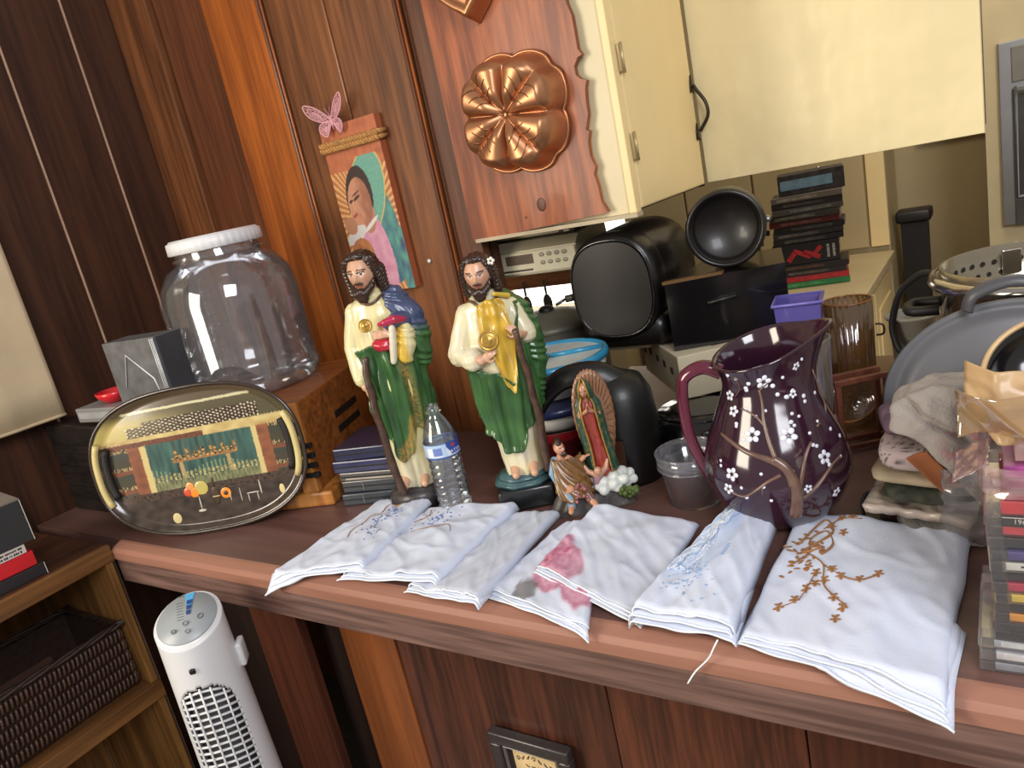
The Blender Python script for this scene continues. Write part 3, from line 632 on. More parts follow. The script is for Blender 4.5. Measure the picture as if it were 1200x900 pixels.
for y in (-.018, .018):
    for x in (-.042, .042): obj('post', box(nb(), (x, y, .062), (.009, .009, .124), bev=.001), M_rr, t, smooth=False)
    obj('top_bar', box(nb(), (0, y, .1285), (.096, .011, .009), bev=.001), M_rr, t, smooth=False)
    obj('foot_bar', box(nb(), (0, y, .008), (.074, .008, .008)), M_rr, t, smooth=False)
for x in (-.042, .042): obj('cross_bar', box(nb(), (x, 0, .010), (.008, .026, .008)), M_rr, t, smooth=False)

# ---- steamer pot, leaning lid, cord
t = thing('steamer_pot', 'large polished steel steamer pot with perforated insert', 'pot', (.047, 1.420, CT + .0005))
M_pol = mat('polished_steel', (190, 186, 180), .14, metal=.95, var=.05)
R = .160
obj('body', lathe(nb(), [(0, 0), (R - .02, 0), (R - .008, .01), (R - .006, .262), (R, .268)], 64), M_pol, t)
obj('rim', tube(nb(), [((R + .002) * cos(2 * PI * k / 64), (R + .002) * sin(2 * PI * k / 64), .272) for k in range(64)], .011, 10, closed=True), M_pol, t)
ins = obj('insert_basket', lathe(nb(), [(R - .006, .272), (R - .004, .292), (R - .010, .292), (R - .014, .20), (R - .016, .08), (0, .08)], 64), mat('insert_steel', (168, 160, 140), .24, metal=.85), t)
b = nb()
for r_ in range(5):
    for k in range(44):
        a = 2 * PI * (k + .5 * (r_ % 2)) / 44; zz = .265 - .02 * r_; rr = R - .0115 - .0002 * r_
        bmesh.ops.create_cone(b, segments=8, radius1=.0042, radius2=.0042, depth=.003, cap_ends=True, matrix=T(rr * cos(a), rr * sin(a), zz) @ RZ(a) @ RY(PI / 2))
obj('perforation', b, mat('hole_dark', (34, 28, 24), .8), ins, smooth=False, kind='stuff')
b = nb(); tube(b, spline([(-R + .004, -.03, .225), (-R - .035, -.03, .225), (-R - .045, 0, .225), (-R - .035, .03, .225), (-R + .004, .03, .225)], 5), .009, 8); obj('handle', b, M_bin, t)
obj('insert_bracket', box(nb(), (-.055, .132, .262), (.030, .006, .042), rz=.38, bev=.002), M_pol, t, smooth=False)
t = thing('roaster_lid', 'grey enamel roaster lid with loop handle leaning against the steamer pot', 'lid', (-.004, 1.190, 1.062), rot=(math.radians(76), 0, math.radians(6)))
M_en = mat('grey_enamel', (92, 92, 96), .42, var=.12, vscale=8)
b = nb(); lathe(b, [(0, .016), (.06, .0155), (.115, .012), (.128, .008), (.133, .001), (.141, .0), (.148, .004), (.150, .0), (.148, -.004), (.14, -.003), (.13, -.004), (.11, .006), (0, .010)], 72); xf(b, Matrix.Diagonal((1.13, .93, 1, 1))); obj('lid_disc', b, M_en, t)
b = nb(); tube(b, spline([(-.055, .128, .012), (-.045, .15, .022), (0, .163, .026), (.045, .15, .022), (.055, .128, .012)], 6), .010, 8, flat=.6); obj('loop_handle', b, mat('enamel_dark', (76, 76, 80), .4), t)
t = thing('power_cord', 'black cord arching down beside the pantry and steamer pot', 'cord', (0, 0, 0))
obj('cable', tube(nb(), spline([on_y(1096, 320, 1.50), on_y(1078, 322, 1.52), on_y(1058, 338, 1.54), on_y(1049, 360, 1.55), on_y(1046, 385, 1.55), on_y(1053, 408, 1.54), tuple(on_y(1060, 420, 1.53)), (-.20, 1.52, .925), (-.12, 1.54, .9065), (-.02, 1.58, .9065)], 8), .0065, 8), M_bin, t)
t = thing('white_tub', 'small white plastic tub beside the steamer pot', 'tub', (-.172, 1.60, .9005))
obj('body', lathe(nb(), [(0, 0), (.03, 0), (.042, .18), (.047, .182), (.047, .188), (.039, .188), (.028, .005), (0, .005)], 32), mat('tub_white', (188, 184, 172), .4), t)
obj('rim', tube(nb(), [(.046 * cos(2 * PI * k / 32), .046 * sin(2 * PI * k / 32), .186) for k in range(32)], .003, 6, closed=True), mat('tub_white', (188, 184, 172), .4), t)
# ================================================================== FIGURES (painted plaster statues)
def caps(bm, pts, rad, seg=10):
    tube(bm, pts, rad, seg)
    R = rad if isinstance(rad, (list, tuple)) else [rad] * len(pts)
    for p, r in zip(pts, R): ell(bm, p, (r, r, r), u=10, v=6)
def head(bm, M, s):
    """a head with brow, eye sockets, nose, lips, chin and ears; M places it, s is its height"""
    t = bmesh.new()
    def f(u, v):
        a = 2 * PI * u; ph = PI * (v - .5) * .9999
        x, y, z = cos(ph) * sin(a), -cos(ph) * cos(a), sin(ph)
        X, Y, Z = .36 * x, .44 * y, .5 * z
        if z < 0: X *= 1 - .30 * (-z) ** 1.6; 
        if z < 0 and y > 0: Y *= 1 - .45 * (-z)
        if y < 0:
            fr = sm(0, .5, -y)
            Y -= fr * (.115 * math.exp(-(X / .050) ** 2) * sm(.12, -.10, Z) * sm(-.20, -.13, Z))       # nose
            Y -= fr * .022 * math.exp(-((Z - .12) / .05) ** 2) * math.exp(-(X / .25) ** 2)             # brow
            Y += fr * .045 * math.exp(-((abs(X) - .135) / .07) ** 2 - ((Z - .03) / .055) ** 2)          # eye sockets
            Y -= fr * .018 * math.exp(-((abs(X) - .135) / .045) ** 2 - ((Z - .03) / .028) ** 2)         # eyelids
            Y -= fr * .030 * math.exp(-(X / .09) ** 2 - ((Z + .25) / .04) ** 2)                         # lips
            Y -= fr * .030 * math.exp(-(X / .10) ** 2 - ((Z + .42) / .07) ** 2)                         # chin
        return M @ Vector((X * s, Y * s, Z * s))
    V = grid(t, f, 56, 44, cu=True); bmesh.ops.remove_doubles(t, verts=t.verts[:], dist=s * .0015)
    for sd in (-1, 1): ell(t, M @ Vector((sd * .355 * s, .03 * s, 0)), (.035 * s, .06 * s, .10 * s), u=8, v=6)
    me = bpy.data.meshes.new('h'); t.to_mesh(me); t.free(); bm.from_mesh(me); bpy.data.meshes.remove(me)
def hand(bm, wrist, fdir, up, s, curl=.5, spread=1.0, thumb=1):
    """palm, four unequal bent fingers and a side thumb; fdir the finger direction, up the back of the hand"""
    F = Vector(fdir).normalized(); U = (Vector(up) - F * Vector(up).dot(F)).normalized(); S = F.cross(U)
    W = Vector(wrist); pc = W + F * s * .24
    Mr = Matrix((S, F, U)).transposed()
    ell(bm, pc, (.20 * s, .27 * s, .09 * s), rot=Mr, u=12, v=8)
    for k, ln in enumerate((.40, .46, .43, .34)):
        off = (k - 1.5) * .105 * s * spread; b0 = W + F * s * .40 + S * off
        l = ln * s; P = [b0]; ang = 0; d = F.copy()
        for q, part in enumerate((.45, .32, .23)):
            ang += curl * (.5 + .35 * q); d = (F * cos(ang) - U * sin(ang)); P.append(P[-1] + d * l * part)
        caps(bm, P, [.050 * s, .047 * s, .043 * s, .036 * s], 8)
    tb = W + F * s * .14 + S * thumb * .14 * s
    caps(bm, [tb, tb + (F * .5 + S * thumb * .8 - U * .25).normalized() * s * .18, tb + (F * .85 + S * thumb * .55 - U * .4 * curl).normalized() * s * .34], [.062 * s, .052 * s, .042 * s], 8)
SKIN = L((206, 160, 130)); LIP = L((170, 92, 80)); EYEW = L((226, 214, 200)); EYED = L((46, 30, 24)); HAIRC = L((58, 36, 26))
def face_paint(Mi, s, skin=SKIN):
    def f(co):
        p = Mi @ Vector(co); x, y, z = p.x / s, p.y / s, p.z / s
        if abs(z) < .56 and abs(x) < .45 and y < -.18:
            ex = abs(x) - .135; ez = z - .03
            if (ex / .030) ** 2 + (ez / .028) ** 2 < 1: return EYED
            if (ex / .070) ** 2 + (ez / .034) ** 2 < 1: return EYEW
            if abs(ez - .04) < .012 and abs(ex) < .085: return EYED
            if abs(z - .135 + .25 * max(0, abs(x) - .15)) < .018 and .06 < abs(x) < .25: return HAIRC
            if abs(z + .25) < .030 and abs(x) < .10: return LIP
            if z < .0 and z > -.2: return mixc(skin, LIP, .30 * math.exp(-((abs(x) - .2) / .08) ** 2))
        return skin
    return f
def surf_fn(A, Bt, cx, folds, amp):
    """robe surface: half widths A(z), B(z), centre cx(z), folds"""
    def S(th, z, off=0.0):
        a, b = interp(A, z), interp(Bt, z)
        fo = 0
        for (n, ph, tw, w) in folds: fo += w * sin(n * th + ph + tw * z)
        k = 1 + amp(z) * fo
        return Vector((interp(cx, z) + (a * k + off) * sin(th), -(b * k + off) * cos(th), z))
    return S
def robe_grid(S, t0, t1, zt, zb, off, nu=90, nv=70, wob=0):
    bm = nb()
    def f(u, v):
        th = t0 + (t1 - t0) * u; a, b = interp(zb, th), interp(zt, th)
        z = a + (b - a) * v
        o = off + .0035 * sin(9 * th + 30 * z + 2 * sin(18 * z)) + .0025 * sin(17 * th - 22 * z) + .004 * math.exp(-(v / .06) ** 2) + .003 * math.exp(-((1 - v) / .05) ** 2) + .003 * (math.exp(-(u / .04) ** 2) + math.exp(-((1 - u) / .04) ** 2))
        return S(th, z, o)
    grid(bm, f, nu, nv); thicken(bm, .0025); return bm
M_skin = mat_vc('plaster_skin', .38, coat=.25)
M_pl = mat_vc('plaster_paint', .30, coat=.4)
M_hair = mat('painted_hair', (52, 32, 24), .35, coat=.3, var=.3, vscale=90)
M_gold = mat('gold_paint', (176, 140, 66), .30, metal=.5, var=.3, vscale=120)
M_staff = mat('staff_brown', (74, 52, 40), .35, coat=.3, var=.4, vscale=70, bump=.5, bscale=90)

def saint(name, label, base_px, rz, K):
    loc = on_z(base_px[0], base_px[1], CT)
    t = thing(name, label, 'statue', (loc.x, loc.y, CT + .0005), rz, 'tall painted plaster saint statues')
    S = surf_fn(K['A'], K['B'], K['cx'], [(7, .6, 6, .5), (11, 1.9, -9, .4), (17, .2, 14, .25)], lambda z: .055 * sm(K['fold_top'], K['fold_top'] - .2, z) + .012)
    s = K['head_s']; Mh = T(*K['head']) @ RZ(K['head_yaw']) @ RX(K['head_tilt'])
    # continuous body: head, neck, trunk, arms, hands, feet
    b = nb(); head(b, Mh, s)
    nk = Vector(K['neck']); caps(b, [Mh @ Vector((0, .08 * s, -.30 * s)), nk, nk - Vector((0, 0, .05))], [.20 * s, .21 * s, .30 * s])
    caps(b, [nk - Vector((0, 0, .03)), Vector((K['cx'][0][1], 0, .08))], [.026, .03])
    for arm, hd in (('arm_r', 'hand_r'), ('arm_l', 'hand_l')):
        P = [Vector(p) for p in K[arm]]; caps(b, [nk - Vector((0, 0, .035))] + P, [.018, .015, .0125, .0085]); hand(b, *K[hd])
    for p in K['feet']: caps(b, [Vector(p) + Vector((0, .03, .012)), Vector(p)], [.011, .0075])
    b = remesh(b, .00125, 1); obj('body', b, M_skin, t, paint=face_paint(Mh.inverted(), s))
    # hair and beard
    b = nb(); R3 = Mh.to_3x3()
    ell(b, Mh @ Vector((0, .10 * s, .10 * s)), (.41 * s, .42 * s, .45 * s), R3)
    ell(b, Mh @ Vector((0, -.14 * s, .42 * s)), (.30 * s, .22 * s, .12 * s), R3)
    for sd in (-1, 1):
        caps(b, [Mh @ Vector((sd * .30 * s, -.20 * s, .32 * s)), Mh @ Vector((sd * .37 * s, -.12 * s, .10 * s)), Mh @ Vector((sd * .40 * s, .0, -.2 * s)), Mh @ Vector((sd * .42 * s, .08 * s, -.50 * s)), Mh @ Vector((sd * .36 * s, .06 * s, -.72 * s))], [.09 * s, .11 * s, .12 * s, .13 * s, .08 * s])
        caps(b, [Mh @ Vector((sd * .30 * s, .22 * s, 0)), Mh @ Vector((sd * .30 * s, .25 * s, -.6 * s))], [.18 * s, .14 * s])
    caps(b, [Mh @ Vector((0, .30 * s, 0)), Mh @ Vector((0, .30 * s, -.62 * s))], [.22 * s, .17 * s])
    b = remesh(b, .0016, 1)
    for v in b.verts:
        v.co += v.normal * .0011 * sin(v.co.z * 900 + 6 * sin(v.co.x * 300))
    obj('hair', b, M_hair, t)
    b = nb()
    caps(b, [Mh @ Vector((-.12 * s, -.405 * s, -.20 * s)), Mh @ Vector((0, -.455 * s, -.175 * s)), Mh @ Vector((.12 * s, -.405 * s, -.20 * s))], [.022 * s, .04 * s, .022 * s])
    for sd in (-1, 1): caps(b, [Mh @ Vector((sd * .30 * s, -.10 * s, -.12 * s)), Mh @ Vector((sd * .24 * s, -.26 * s, -.32 * s)), Mh @ Vector((sd * .10 * s, -.36 * s, -.44 * s)), Mh @ Vector((sd * .05 * s, -.36 * s, -.60 * s))], [.05 * s, .085 * s, .11 * s, .08 * s])
    caps(b, [Mh @ Vector((0, -.36 * s, -.40 * s)), Mh @ Vector((0, -.37 * s, -.60 * s))], [.10 * s, .06 * s])
    b = remesh(b, .0014, 1)
    for v in b.verts: v.co += v.normal * .0007 * sin(v.co.x * 1400 + v.co.z * 300)
    obj('beard', b, M_hair, t)
    # tunic with sleeves
    b = nb(); zt = K['A'][-1][0]; z0 = K['A'][0][0]
    V = grid(b, lambda u, v: S(2 * PI * u, z0 + (zt - z0) * v), 120, 110, cu=True)
    b.faces.new([V[i][0] for i in range(120)]); b.faces.new([V[i][-1] for i in range(119, -1, -1)])
    for sl in K['sleeves']: caps(b, sl[0], sl[1], 14)
    b = remesh(b, .0017, 2)
    for v in b.verts:
        v.co += v.normal * .0012 * noise.noise(Vector((v.co.x * 90, v.co.y * 90, v.co.z * 26)))
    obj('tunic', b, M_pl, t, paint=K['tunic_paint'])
    obj('collar', tube(nb(), spline([S(a, zt - .012 - .012 * math.exp(-(a / .5) ** 2), .0025) for a in (-1.2, -.7, -.3, 0, .3, .7, 1.2)], 4), .0028, 6), mat('collar_brown', (92, 66, 46), .4, coat=.3), t)
    for nm, t0, t1, ztb, zbb, off, pf in K['mantles']:
        obj(nm, robe_grid(S, t0, t1, ztb, zbb, off), M_pl, t, paint=pf, norm=False)
    for nm, pts, rad, pf in K['drapes']:
        b = nb(); caps(b, pts, rad, 12); b = remesh(b, .0018, 2)
        for v in b.verts: v.co += v.normal * .0016 * min(1, (max(rad) / .02) ** 2) * sin(v.co.x * 160 + v.co.z * 330 + 3 * sin(v.co.z * 90))
        obj(nm, b, M_pl, t, paint=pf)
    c, r = K['medal']; Mm = T(*c) @ RX(math.radians(82)) @ RZ(0)
    b = nb(); lathe(b, [(0, -.003), (r, -.003), (r * 1.02, 0), (r * .92, .0025), (r * .84, .0012), (r * .70, .001), (r * .66, .0024), (r * .5, .0012), (r * .3, .003), (0, .004)], 32); xf(b, Mm)
    obj('medallion', b, M_gold, t)
    st = spline(K['staff'], 8); n = len(st)
    obj('staff', tube(nb(), [p + Vector((.0012 * sin(i * .9), .0010 * cos(i * 1.3), 0)) for i, p in enumerate(st)], [K['staff_r'][0] + (K['staff_r'][1] - K['staff_r'][0]) * i / n + .0006 * sin(i * 1.7) for i in range(n)], 10), M_staff, t)
    K['base'](t)
    return t

GRN, DGRN, BLU, CRM, YEL, WHT = L((62, 104, 52)), L((38, 72, 38)), L((66, 78, 112)), L((226, 216, 168)), L((214, 178, 64)), L((216, 208, 186))
GLD = L((150, 120, 60))
def nz(co, k): return noise.noise(Vector((co[0] * k, co[1] * k, co[2] * k)))
def tunicL(co):
    c = mixc(CRM, L((216, 196, 112)), sm(-.02, .05, co[0]) * .7 + .2 * nz(co, 40))
    return mixc(c, WHT, sm(.14, .06, co[2]) * .6)
def mantL(co):
    a = math.atan2(co[0], -co[1]); c = mixc(GRN, DGRN, .5 + .6 * nz(co, 30))
    zb = interp([(-1.4, .25), (-.8, .15), (-.3, .10), (.1, .115), (.5, .165), (1.0, .14), (2.7, .12)], a)
    g = max(sm(.034, .022, co[2] - zb) if -.35 < a < 1.1 else 0, math.exp(-((a - .78 + 1.2 * (co[2] - .2)) / .14) ** 2) * sm(.31, .28, co[2]))
    return mixc(c, GLD, g * (1 if nz(co, 260) > -.08 else .15))
def baseL(t):
    b = nb(); prism(b, [(-.056, -.050), (.034, -.054), (.046, -.02), (.046, .045), (-.05, .05), (-.060, .0)], .042)
    bmesh.ops.bevel(b, geom=b.edges[:], offset=.006, segments=2, affect='EDGES'); obj('base', b, mat('base_dark', (52, 46, 46), .45, coat=.2, var=.3, vscale=40, bump=.4), t)
KL = dict(A=[(.042, .044), (.08, .044), (.14, .046), (.22, .052), (.30, .053), (.36, .052), (.405, .049), (.425, .030), (.435, .020)],
          B=[(.042, .036), (.14, .038), (.24, .044), (.32, .042), (.38, .038), (.41, .032), (.425, .024), (.435, .018)], cx=[(.04, .004), (.2, .006), (.36, 0), (.44, -.002)], fold_top=.40,
          head_s=.076, head=(-.004, -.010, .468), head_yaw=math.radians(-14), head_tilt=math.radians(4), neck=(0, -.002, .428),
          arm_r=[(-.044, .002, .398), (-.062, .002, .318), (-.050, -.030, .258)], hand_r=((-.049, -.031, .258), (.12, -.25, -1), (-.9, -.45, 0), .040, .55, 1.0, 1),
          arm_l=[(.045, 0, .398), (.064, -.012, .335), (.028, -.052, .352)], hand_l=((.026, -.054, .354), (-1, -.15, .12), (.1, -1, .2), .040, .25, 1.0, 1),
          feet=[(-.022, -.044, .052), (.018, -.046, .052)],
          sleeves=[([(-.040, .002, .396), (-.060, .002, .330), (-.054, -.022, .275)], [.021, .021, .018]), ([(.042, 0, .395), (.062, -.010, .338), (.044, -.036, .338)], [.021, .022, .018])],
          tunic_paint=tunicL,
          mantles=[('mantle', -1.35, 2.75, [(-1.35, .315), (-.8, .330), (-.2, .338), (.5, .330), (1.2, .36), (2.0, .40), (2.7, .40)], [(-1.35, .245), (-.8, .15), (-.3, .10), (.1, .115), (.5, .165), (1.0, .14), (2.7, .12)], .0055, mantL)],
          drapes=[('shoulder_cape', [(.020, .006, .424), (.040, -.008, .408), (.058, -.008, .372), (.066, -.006, .335), (.064, .004, .285)], [.017, .026, .029, .027, .018], lambda co: mixc(GRN, BLU, sm(.335, .365, co[2]))),
                  ('cape_fold', [(.052, -.028, .372), (.038, -.044, .374), (.026, -.050, .372)], [.018, .014, .010], lambda co: BLU), ('sash', [(.012, -.055, .374), (.024, -.059, .376), (.040, -.055, .378), (.056, -.044, .374)], [.004, .0075, .0085, .006], lambda co: L((176, 40, 76))),
                  ('sash', [(-.002, -.048, .336), (.006, -.050, .334), (.014, -.050, .334)], [.0115, .0125, .0115], lambda co: L((186, 36, 56))),
                  ('cuff', [(.034, -.058, .364), (.029, -.058, .335), (.021, -.055, .302)], [.0065, .0075, .0065], lambda co: WHT),
                  ('sleeve_lining', [(.052, -.040, .350), (.048, -.042, .328), (.042, -.042, .304)], [.017, .019, .015], lambda co: mixc(YEL, CRM, sm(.045, .06, co[0])))],
          medal=((-.012, -.062, .378), .0125), staff=[(-.032, -.050, .318), (-.036, -.054, .26), (-.034, -.056, .16), (-.026, -.056, .043)], staff_r=(.0065, .0085), base=baseL)
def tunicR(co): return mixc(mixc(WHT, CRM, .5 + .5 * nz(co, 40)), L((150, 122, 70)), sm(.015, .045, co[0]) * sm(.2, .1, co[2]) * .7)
def mantR(co): return mixc(GRN, DGRN, .45 + .7 * nz(co, 28))
def baseR(t):
    oc = lambda r: [(r * cos(PI / 8 + k * PI / 4), r * .9 * sin(PI / 8 + k * PI / 4)) for k in range(8)]
    b = nb(); box(b, (0, 0, .021), (.105, .095, .042), bev=.006); obj('base', b, mat('base_black', (26, 28, 30), .3, coat=.4, var=.3, bump=.2), t)
    b = nb(); prism(b, oc(.060), .010, T(0, 0, .0425)); prism(b, oc(.050), .012, T(0, 0, .050)); bmesh.ops.bevel(b, geom=b.edges[:], offset=.003, segments=2, affect='EDGES')
    obj('plinth', b, mat('plinth_teal', (66, 96, 100), .32, coat=.4, var=.25, vscale=50), t)
KR = dict(A=[(.060, .036), (.10, .038), (.15, .042), (.22, .052), (.29, .054), (.34, .050), (.375, .046), (.392, .028), (.402, .018)],
          B=[(.060, .032), (.15, .036), (.24, .042), (.32, .040), (.36, .036), (.38, .030), (.402, .016)], cx=[(.06, .006), (.2, .003), (.34, 0), (.41, -.001)], fold_top=.30,
          head_s=.066, head=(-.003, -.010, .434), head_yaw=math.radians(-10), head_tilt=math.radians(8), neck=(0, -.003, .398),
          arm_r=[(-.042, 0, .366), (-.064, -.012, .300), (-.026, -.054, .292)], hand_r=((-.024, -.056, .292), (.85, -.10, .55), (-.3, -1, .2), .038, .30, 1.0, 1),
          arm_l=[(.042, 0, .366), (.058, -.016, .312), (.042, -.046, .322)], hand_l=((.044, -.046, .318), (-.45, -.25, 1), (.6, -1, 0), .038, .75, 1.0, -1),
          feet=[(-.012, -.040, .068), (.022, -.044, .068)],
          sleeves=[([(-.038, .0, .364), (-.062, -.010, .302), (-.042, -.036, .292)], [.022, .025, .021]), ([(.038, 0, .364), (.056, -.012, .316)], [.020, .020])],
          tunic_paint=tunicR,
          mantles=[('mantle', -1.7, 2.9, [(-1.7, .285), (-.6, .272), (-.1, .262), (.35, .24), (.62, .315), (1.1, .375), (2.9, .38)], [(-1.7, .18), (-1.0, .145), (-.4, .112), (.1, .110), (.5, .15), (1.1, .175), (2.9, .18)], .0055, mantR),
                   ('sash', -.30, .62, [(-.30, .384), (.1, .39), (.62, .388)], [(-.30, .335), (-.1, .29), (.12, .235), (.25, .222), (.40, .25), (.62, .33)], .0085, lambda co: mixc(YEL, L((190, 150, 50)), .5 + .8 * nz(co, 50)))],
          drapes=[('shoulder_cape', [(.030, .010, .385), (.050, .010, .362), (.064, .006, .318), (.066, .010, .26), (.056, .014, .20)], [.012, .020, .023, .020, .014], mantR)],
          medal=((-.006, -.062, .325), .0175), staff=[(.040, -.056, .335), (.046, -.056, .26), (.050, -.050, .17), (.048, -.044, .068)], staff_r=(.005, .0085), base=baseR)
KR['drapes'].append(('collar_trim', [(.018, -.03, .396), (.04, -.012, .386)], [.004, .005], lambda co: YEL))
saint('saint_statue', 'taller bearded saint statue with blue shoulder cape, dark staff and green gold-hemmed mantle', (499, 585), math.radians(30), KL)
tR = saint('saint_statue', 'shorter bearded saint statue with yellow sash and gold medallion on teal octagonal plinth', (621, 585), math.radians(32), KR)
b = nb()
for k in range(5): ell(b, (.024 + .0042 * cos(k * 1.257), -.032, .452 + .0042 * sin(k * 1.257)), (.003, .0018, .003), u=8, v=5)
obj('hair_flower', b, mat('flower_white', (232, 226, 212), .4), tR, label='small white flower in the hair')

# ---- small two-figure sculpture
p = on_z(712, 587, CT)
g = thing('devotional_figurine', 'small sculpture of a robed woman in a ray halo with a seated man below', 'figurine', (p.x, p.y, CT + .0005), math.radians(36))
b = nb()
grid(b, lambda u, v: (lambda a, r: (-.022 + (.082 + .006 * sin(5 * a) + .004 * sin(9 * a)) * r * cos(a), (.042 + .004 * sin(7 * a)) * r * sin(a), (.030 * sm(1.0, .62, r) + .006 * noise.noise((r * 5 * cos(a), r * 5 * sin(a), 3)) * sm(1, .8, r)) if r < 1 else 0))(2 * PI * u, v), 60, 18, cu=True)
bmesh.ops.remove_doubles(b, verts=b.verts[:], dist=.0002)
obj('rock_base', b, mat('rock_dark', (58, 52, 50), .55, coat=.15, var=.35, vscale=60, bump=.6, bscale=70), g)
b = nb(); random.seed(21)
for k in range(46):
    a = random.uniform(0, 2 * PI); r = random.uniform(.3, 1); ell(b, (.012 + .046 * r * cos(a), -.006 + .026 * r * sin(a), .034 + .018 * random.random() * (1.2 - r * .6)), (random.uniform(.007, .012),) * 3, u=10, v=7)
obj('cloud', remesh(b, .002, 1), mat('cloud_white', (206, 210, 204), .4, coat=.2, var=.1), g)
b = nb(); 
for k in range(14): ell(b, (.036 + random.uniform(-.014, .014), -.032 + random.uniform(-.006, .004), .022 + random.uniform(-.008, .014)), (.005, .004, .005), u=8, v=5)
obj('moss', b, mat('moss_green', (76, 92, 42), .7, var=.3, vscale=90), g)
# mandorla of rays
b = nb()
def _man(u, v):
    a = 2 * PI * u; sc_ = 1 + .028 * abs(sin(20 * a))
    w = .034 * sc_ * v; h_ = .092 * sc_ * v
    return (.006 + w * sin(a) * (1 - .18 * cos(a)), .010 + .004 * v, .148 - h_ * cos(a) + .0)
grid(b, _man, 160, 8, cu=True); bmesh.ops.remove_doubles(b, verts=b.verts[:], dist=.0002); thicken(b, .005); obj('ray_halo', b, mat('halo_tan', (140, 98, 68), .4, coat=.25, var=.2, vscale=60), g)
b = nb()
for k in range(34):
    a = .35 + (2 * PI - .7) * k / 33; P = lambda q: (.006 + .034 * q * sin(a) * (1 - .18 * cos(a)), .0085, .148 - .092 * q * cos(a))
    tube(b, [P(.62), P(.94)], [.0014, .0007], 5)
obj('ray', b, mat('ray_dark', (92, 56, 34), .4), g)
Sg = surf_fn([(.055, .024), (.08, .021), (.12, .019), (.16, .019), (.185, .017), (.20, .010), (.21, .007)], [(.055, .018), (.12, .015), (.17, .015), (.20, .008), (.21, .006)], [(.05, .004), (.2, -.004)], [(9, .4, 40, .5), (13, 1, -60, .4)], lambda z: .08)
b = nb(); Mg = T(-.006, -.010, .214) @ RZ(math.radians(-16)) @ RX(math.radians(16)); head(b, Mg, .030)
caps(b, [(-.005, -.004, .200), (-.003, 0, .17)], [.006, .010])
for sd in (-1, 1):
    caps(b, [(-.003 + sd * .013, 0, .186), (-.004 + sd * .016, -.010, .168), (-.006 + sd * .004, -.020, .178)], [.005, .0048, .0036]); hand(b, (-.006 + sd * .0032, -.020, .178), (-.15 * sd, -.15, 1), (sd, 0, 0), .016, .05, .8, -sd)
obj('woman', remesh(b, .0009, 1), M_skin, g, paint=face_paint(Mg.inverted(), .030, L((176, 124, 92))))
b = nb(); V = grid(b, lambda u, v: Sg(2 * PI * u, .055 + .145 * v), 64, 50, cu=True)
obj('robe', b, M_pl, g, paint=lambda co: mixc(L((158, 62, 46)), L((128, 44, 36)), .5 + .9 * nz(co, 130)), norm=True)
TEAL = L((44, 74, 58))
b = nb()
def _mg(u, v):
    th = .42 + (2 * PI - 1.05) * u; z = .062 + .150 * v; q = Sg(th, z, .0045 + .0015 * sin(14 * th)); 
    return q
grid(b, _mg, 70, 44)
def _hood(u, v):
    th = .55 + (2 * PI - 1.25) * u; ph = v * PI / 2; return Mg @ Vector((.0155 * sin(th) * cos(ph), .002 - .0165 * cos(th) * cos(ph), -.013 + .033 * sin(ph)))
grid(b, _hood, 50, 20); thicken(b, .0016)
obj('mantle', b, M_pl, g, paint=lambda co: mixc(TEAL, GLD, .55 if nz(co, 330) > .32 else 0), norm=False)
b = nb()
for th in (.42, .42 + 2 * PI - 1.05): tube(b, [Sg(th, .062 + .150 * k / 24, .006) for k in range(25)], .0016, 6)
tube(b, [Mg @ Vector((.0165 * sin(.55 + 0 * k) * (1 if k < 7 else -1) * cos(ph_), .002 - .0175 * cos(.55) * cos(ph_), -.013 + .034 * sin(ph_))) for k, ph_ in enumerate([i * PI / 2 / 6 for i in range(7)] + [i * PI / 2 / 6 for i in range(6, -1, -1)])], .0014, 6)
obj('gold_edge', b, M_gold, g)
b = nb(); caps(b, [(-.012, -.020, .046), (-.010, -.022, .060), (-.009, -.026, .070)], [.010, .009, .006]); ell(b, (-.010, -.030, .072), (.007, .007, .008))
for sd in (-1, 1): caps(b, [(-.010, -.02, .06), (-.010 + sd * .016, -.018, .070), (-.010 + sd * .022, -.014, .084)], [.006, .005, .003])
obj('child_bearer', remesh(b, .0012, 1), M_pl, g, paint=lambda co: L((150, 116, 124)) if co[2] < .062 else L((188, 140, 112)))
# seated man
b = nb(); Mm = T(-.066, -.006, .118) @ RZ(math.radians(34)) @ RX(math.radians(-10)); head(b, Mm, .025)
caps(b, [(-.066, -.004, .108), (-.066, -.001, .092), (-.064, .0, .070), (-.062, .002, .050)], [.0055, .012, .014, .015])
caps(b, [(-.078, 0, .096), (-.086, -.004, .074), (-.080, -.012, .054)], [.0075, .007, .005]); hand(b, (-.080, -.012, .055), (.4, -.5, -.8), (-1, 0, 0), .016, .3, 1, 1)
caps(b, [(-.054, -.004, .096), (-.040, -.014, .088), (-.028, -.014, .096)], [.007, .006, .0045]); hand(b, (-.028, -.014, .096), (1, -.1, .4), (0, -.3, 1), .016, .3, 1, -1)
caps(b, [(-.066, -.002, .048), (-.062, -.030, .050), (-.066, -.034, .018)], [.012, .010, .007]); caps(b, [(-.066, -.032, .020), (-.070, -.046, .015)], [.007, .005])
caps(b, [(-.054, -.002, .048), (-.040, -.026, .044), (-.030, -.038, .024)], [.012, .010, .008]); caps(b, [(-.030, -.036, .026), (-.026, -.050, .019)], [.007, .005])
fpm = face_paint(Mm.inverted(), .025, L((196, 142, 112)))
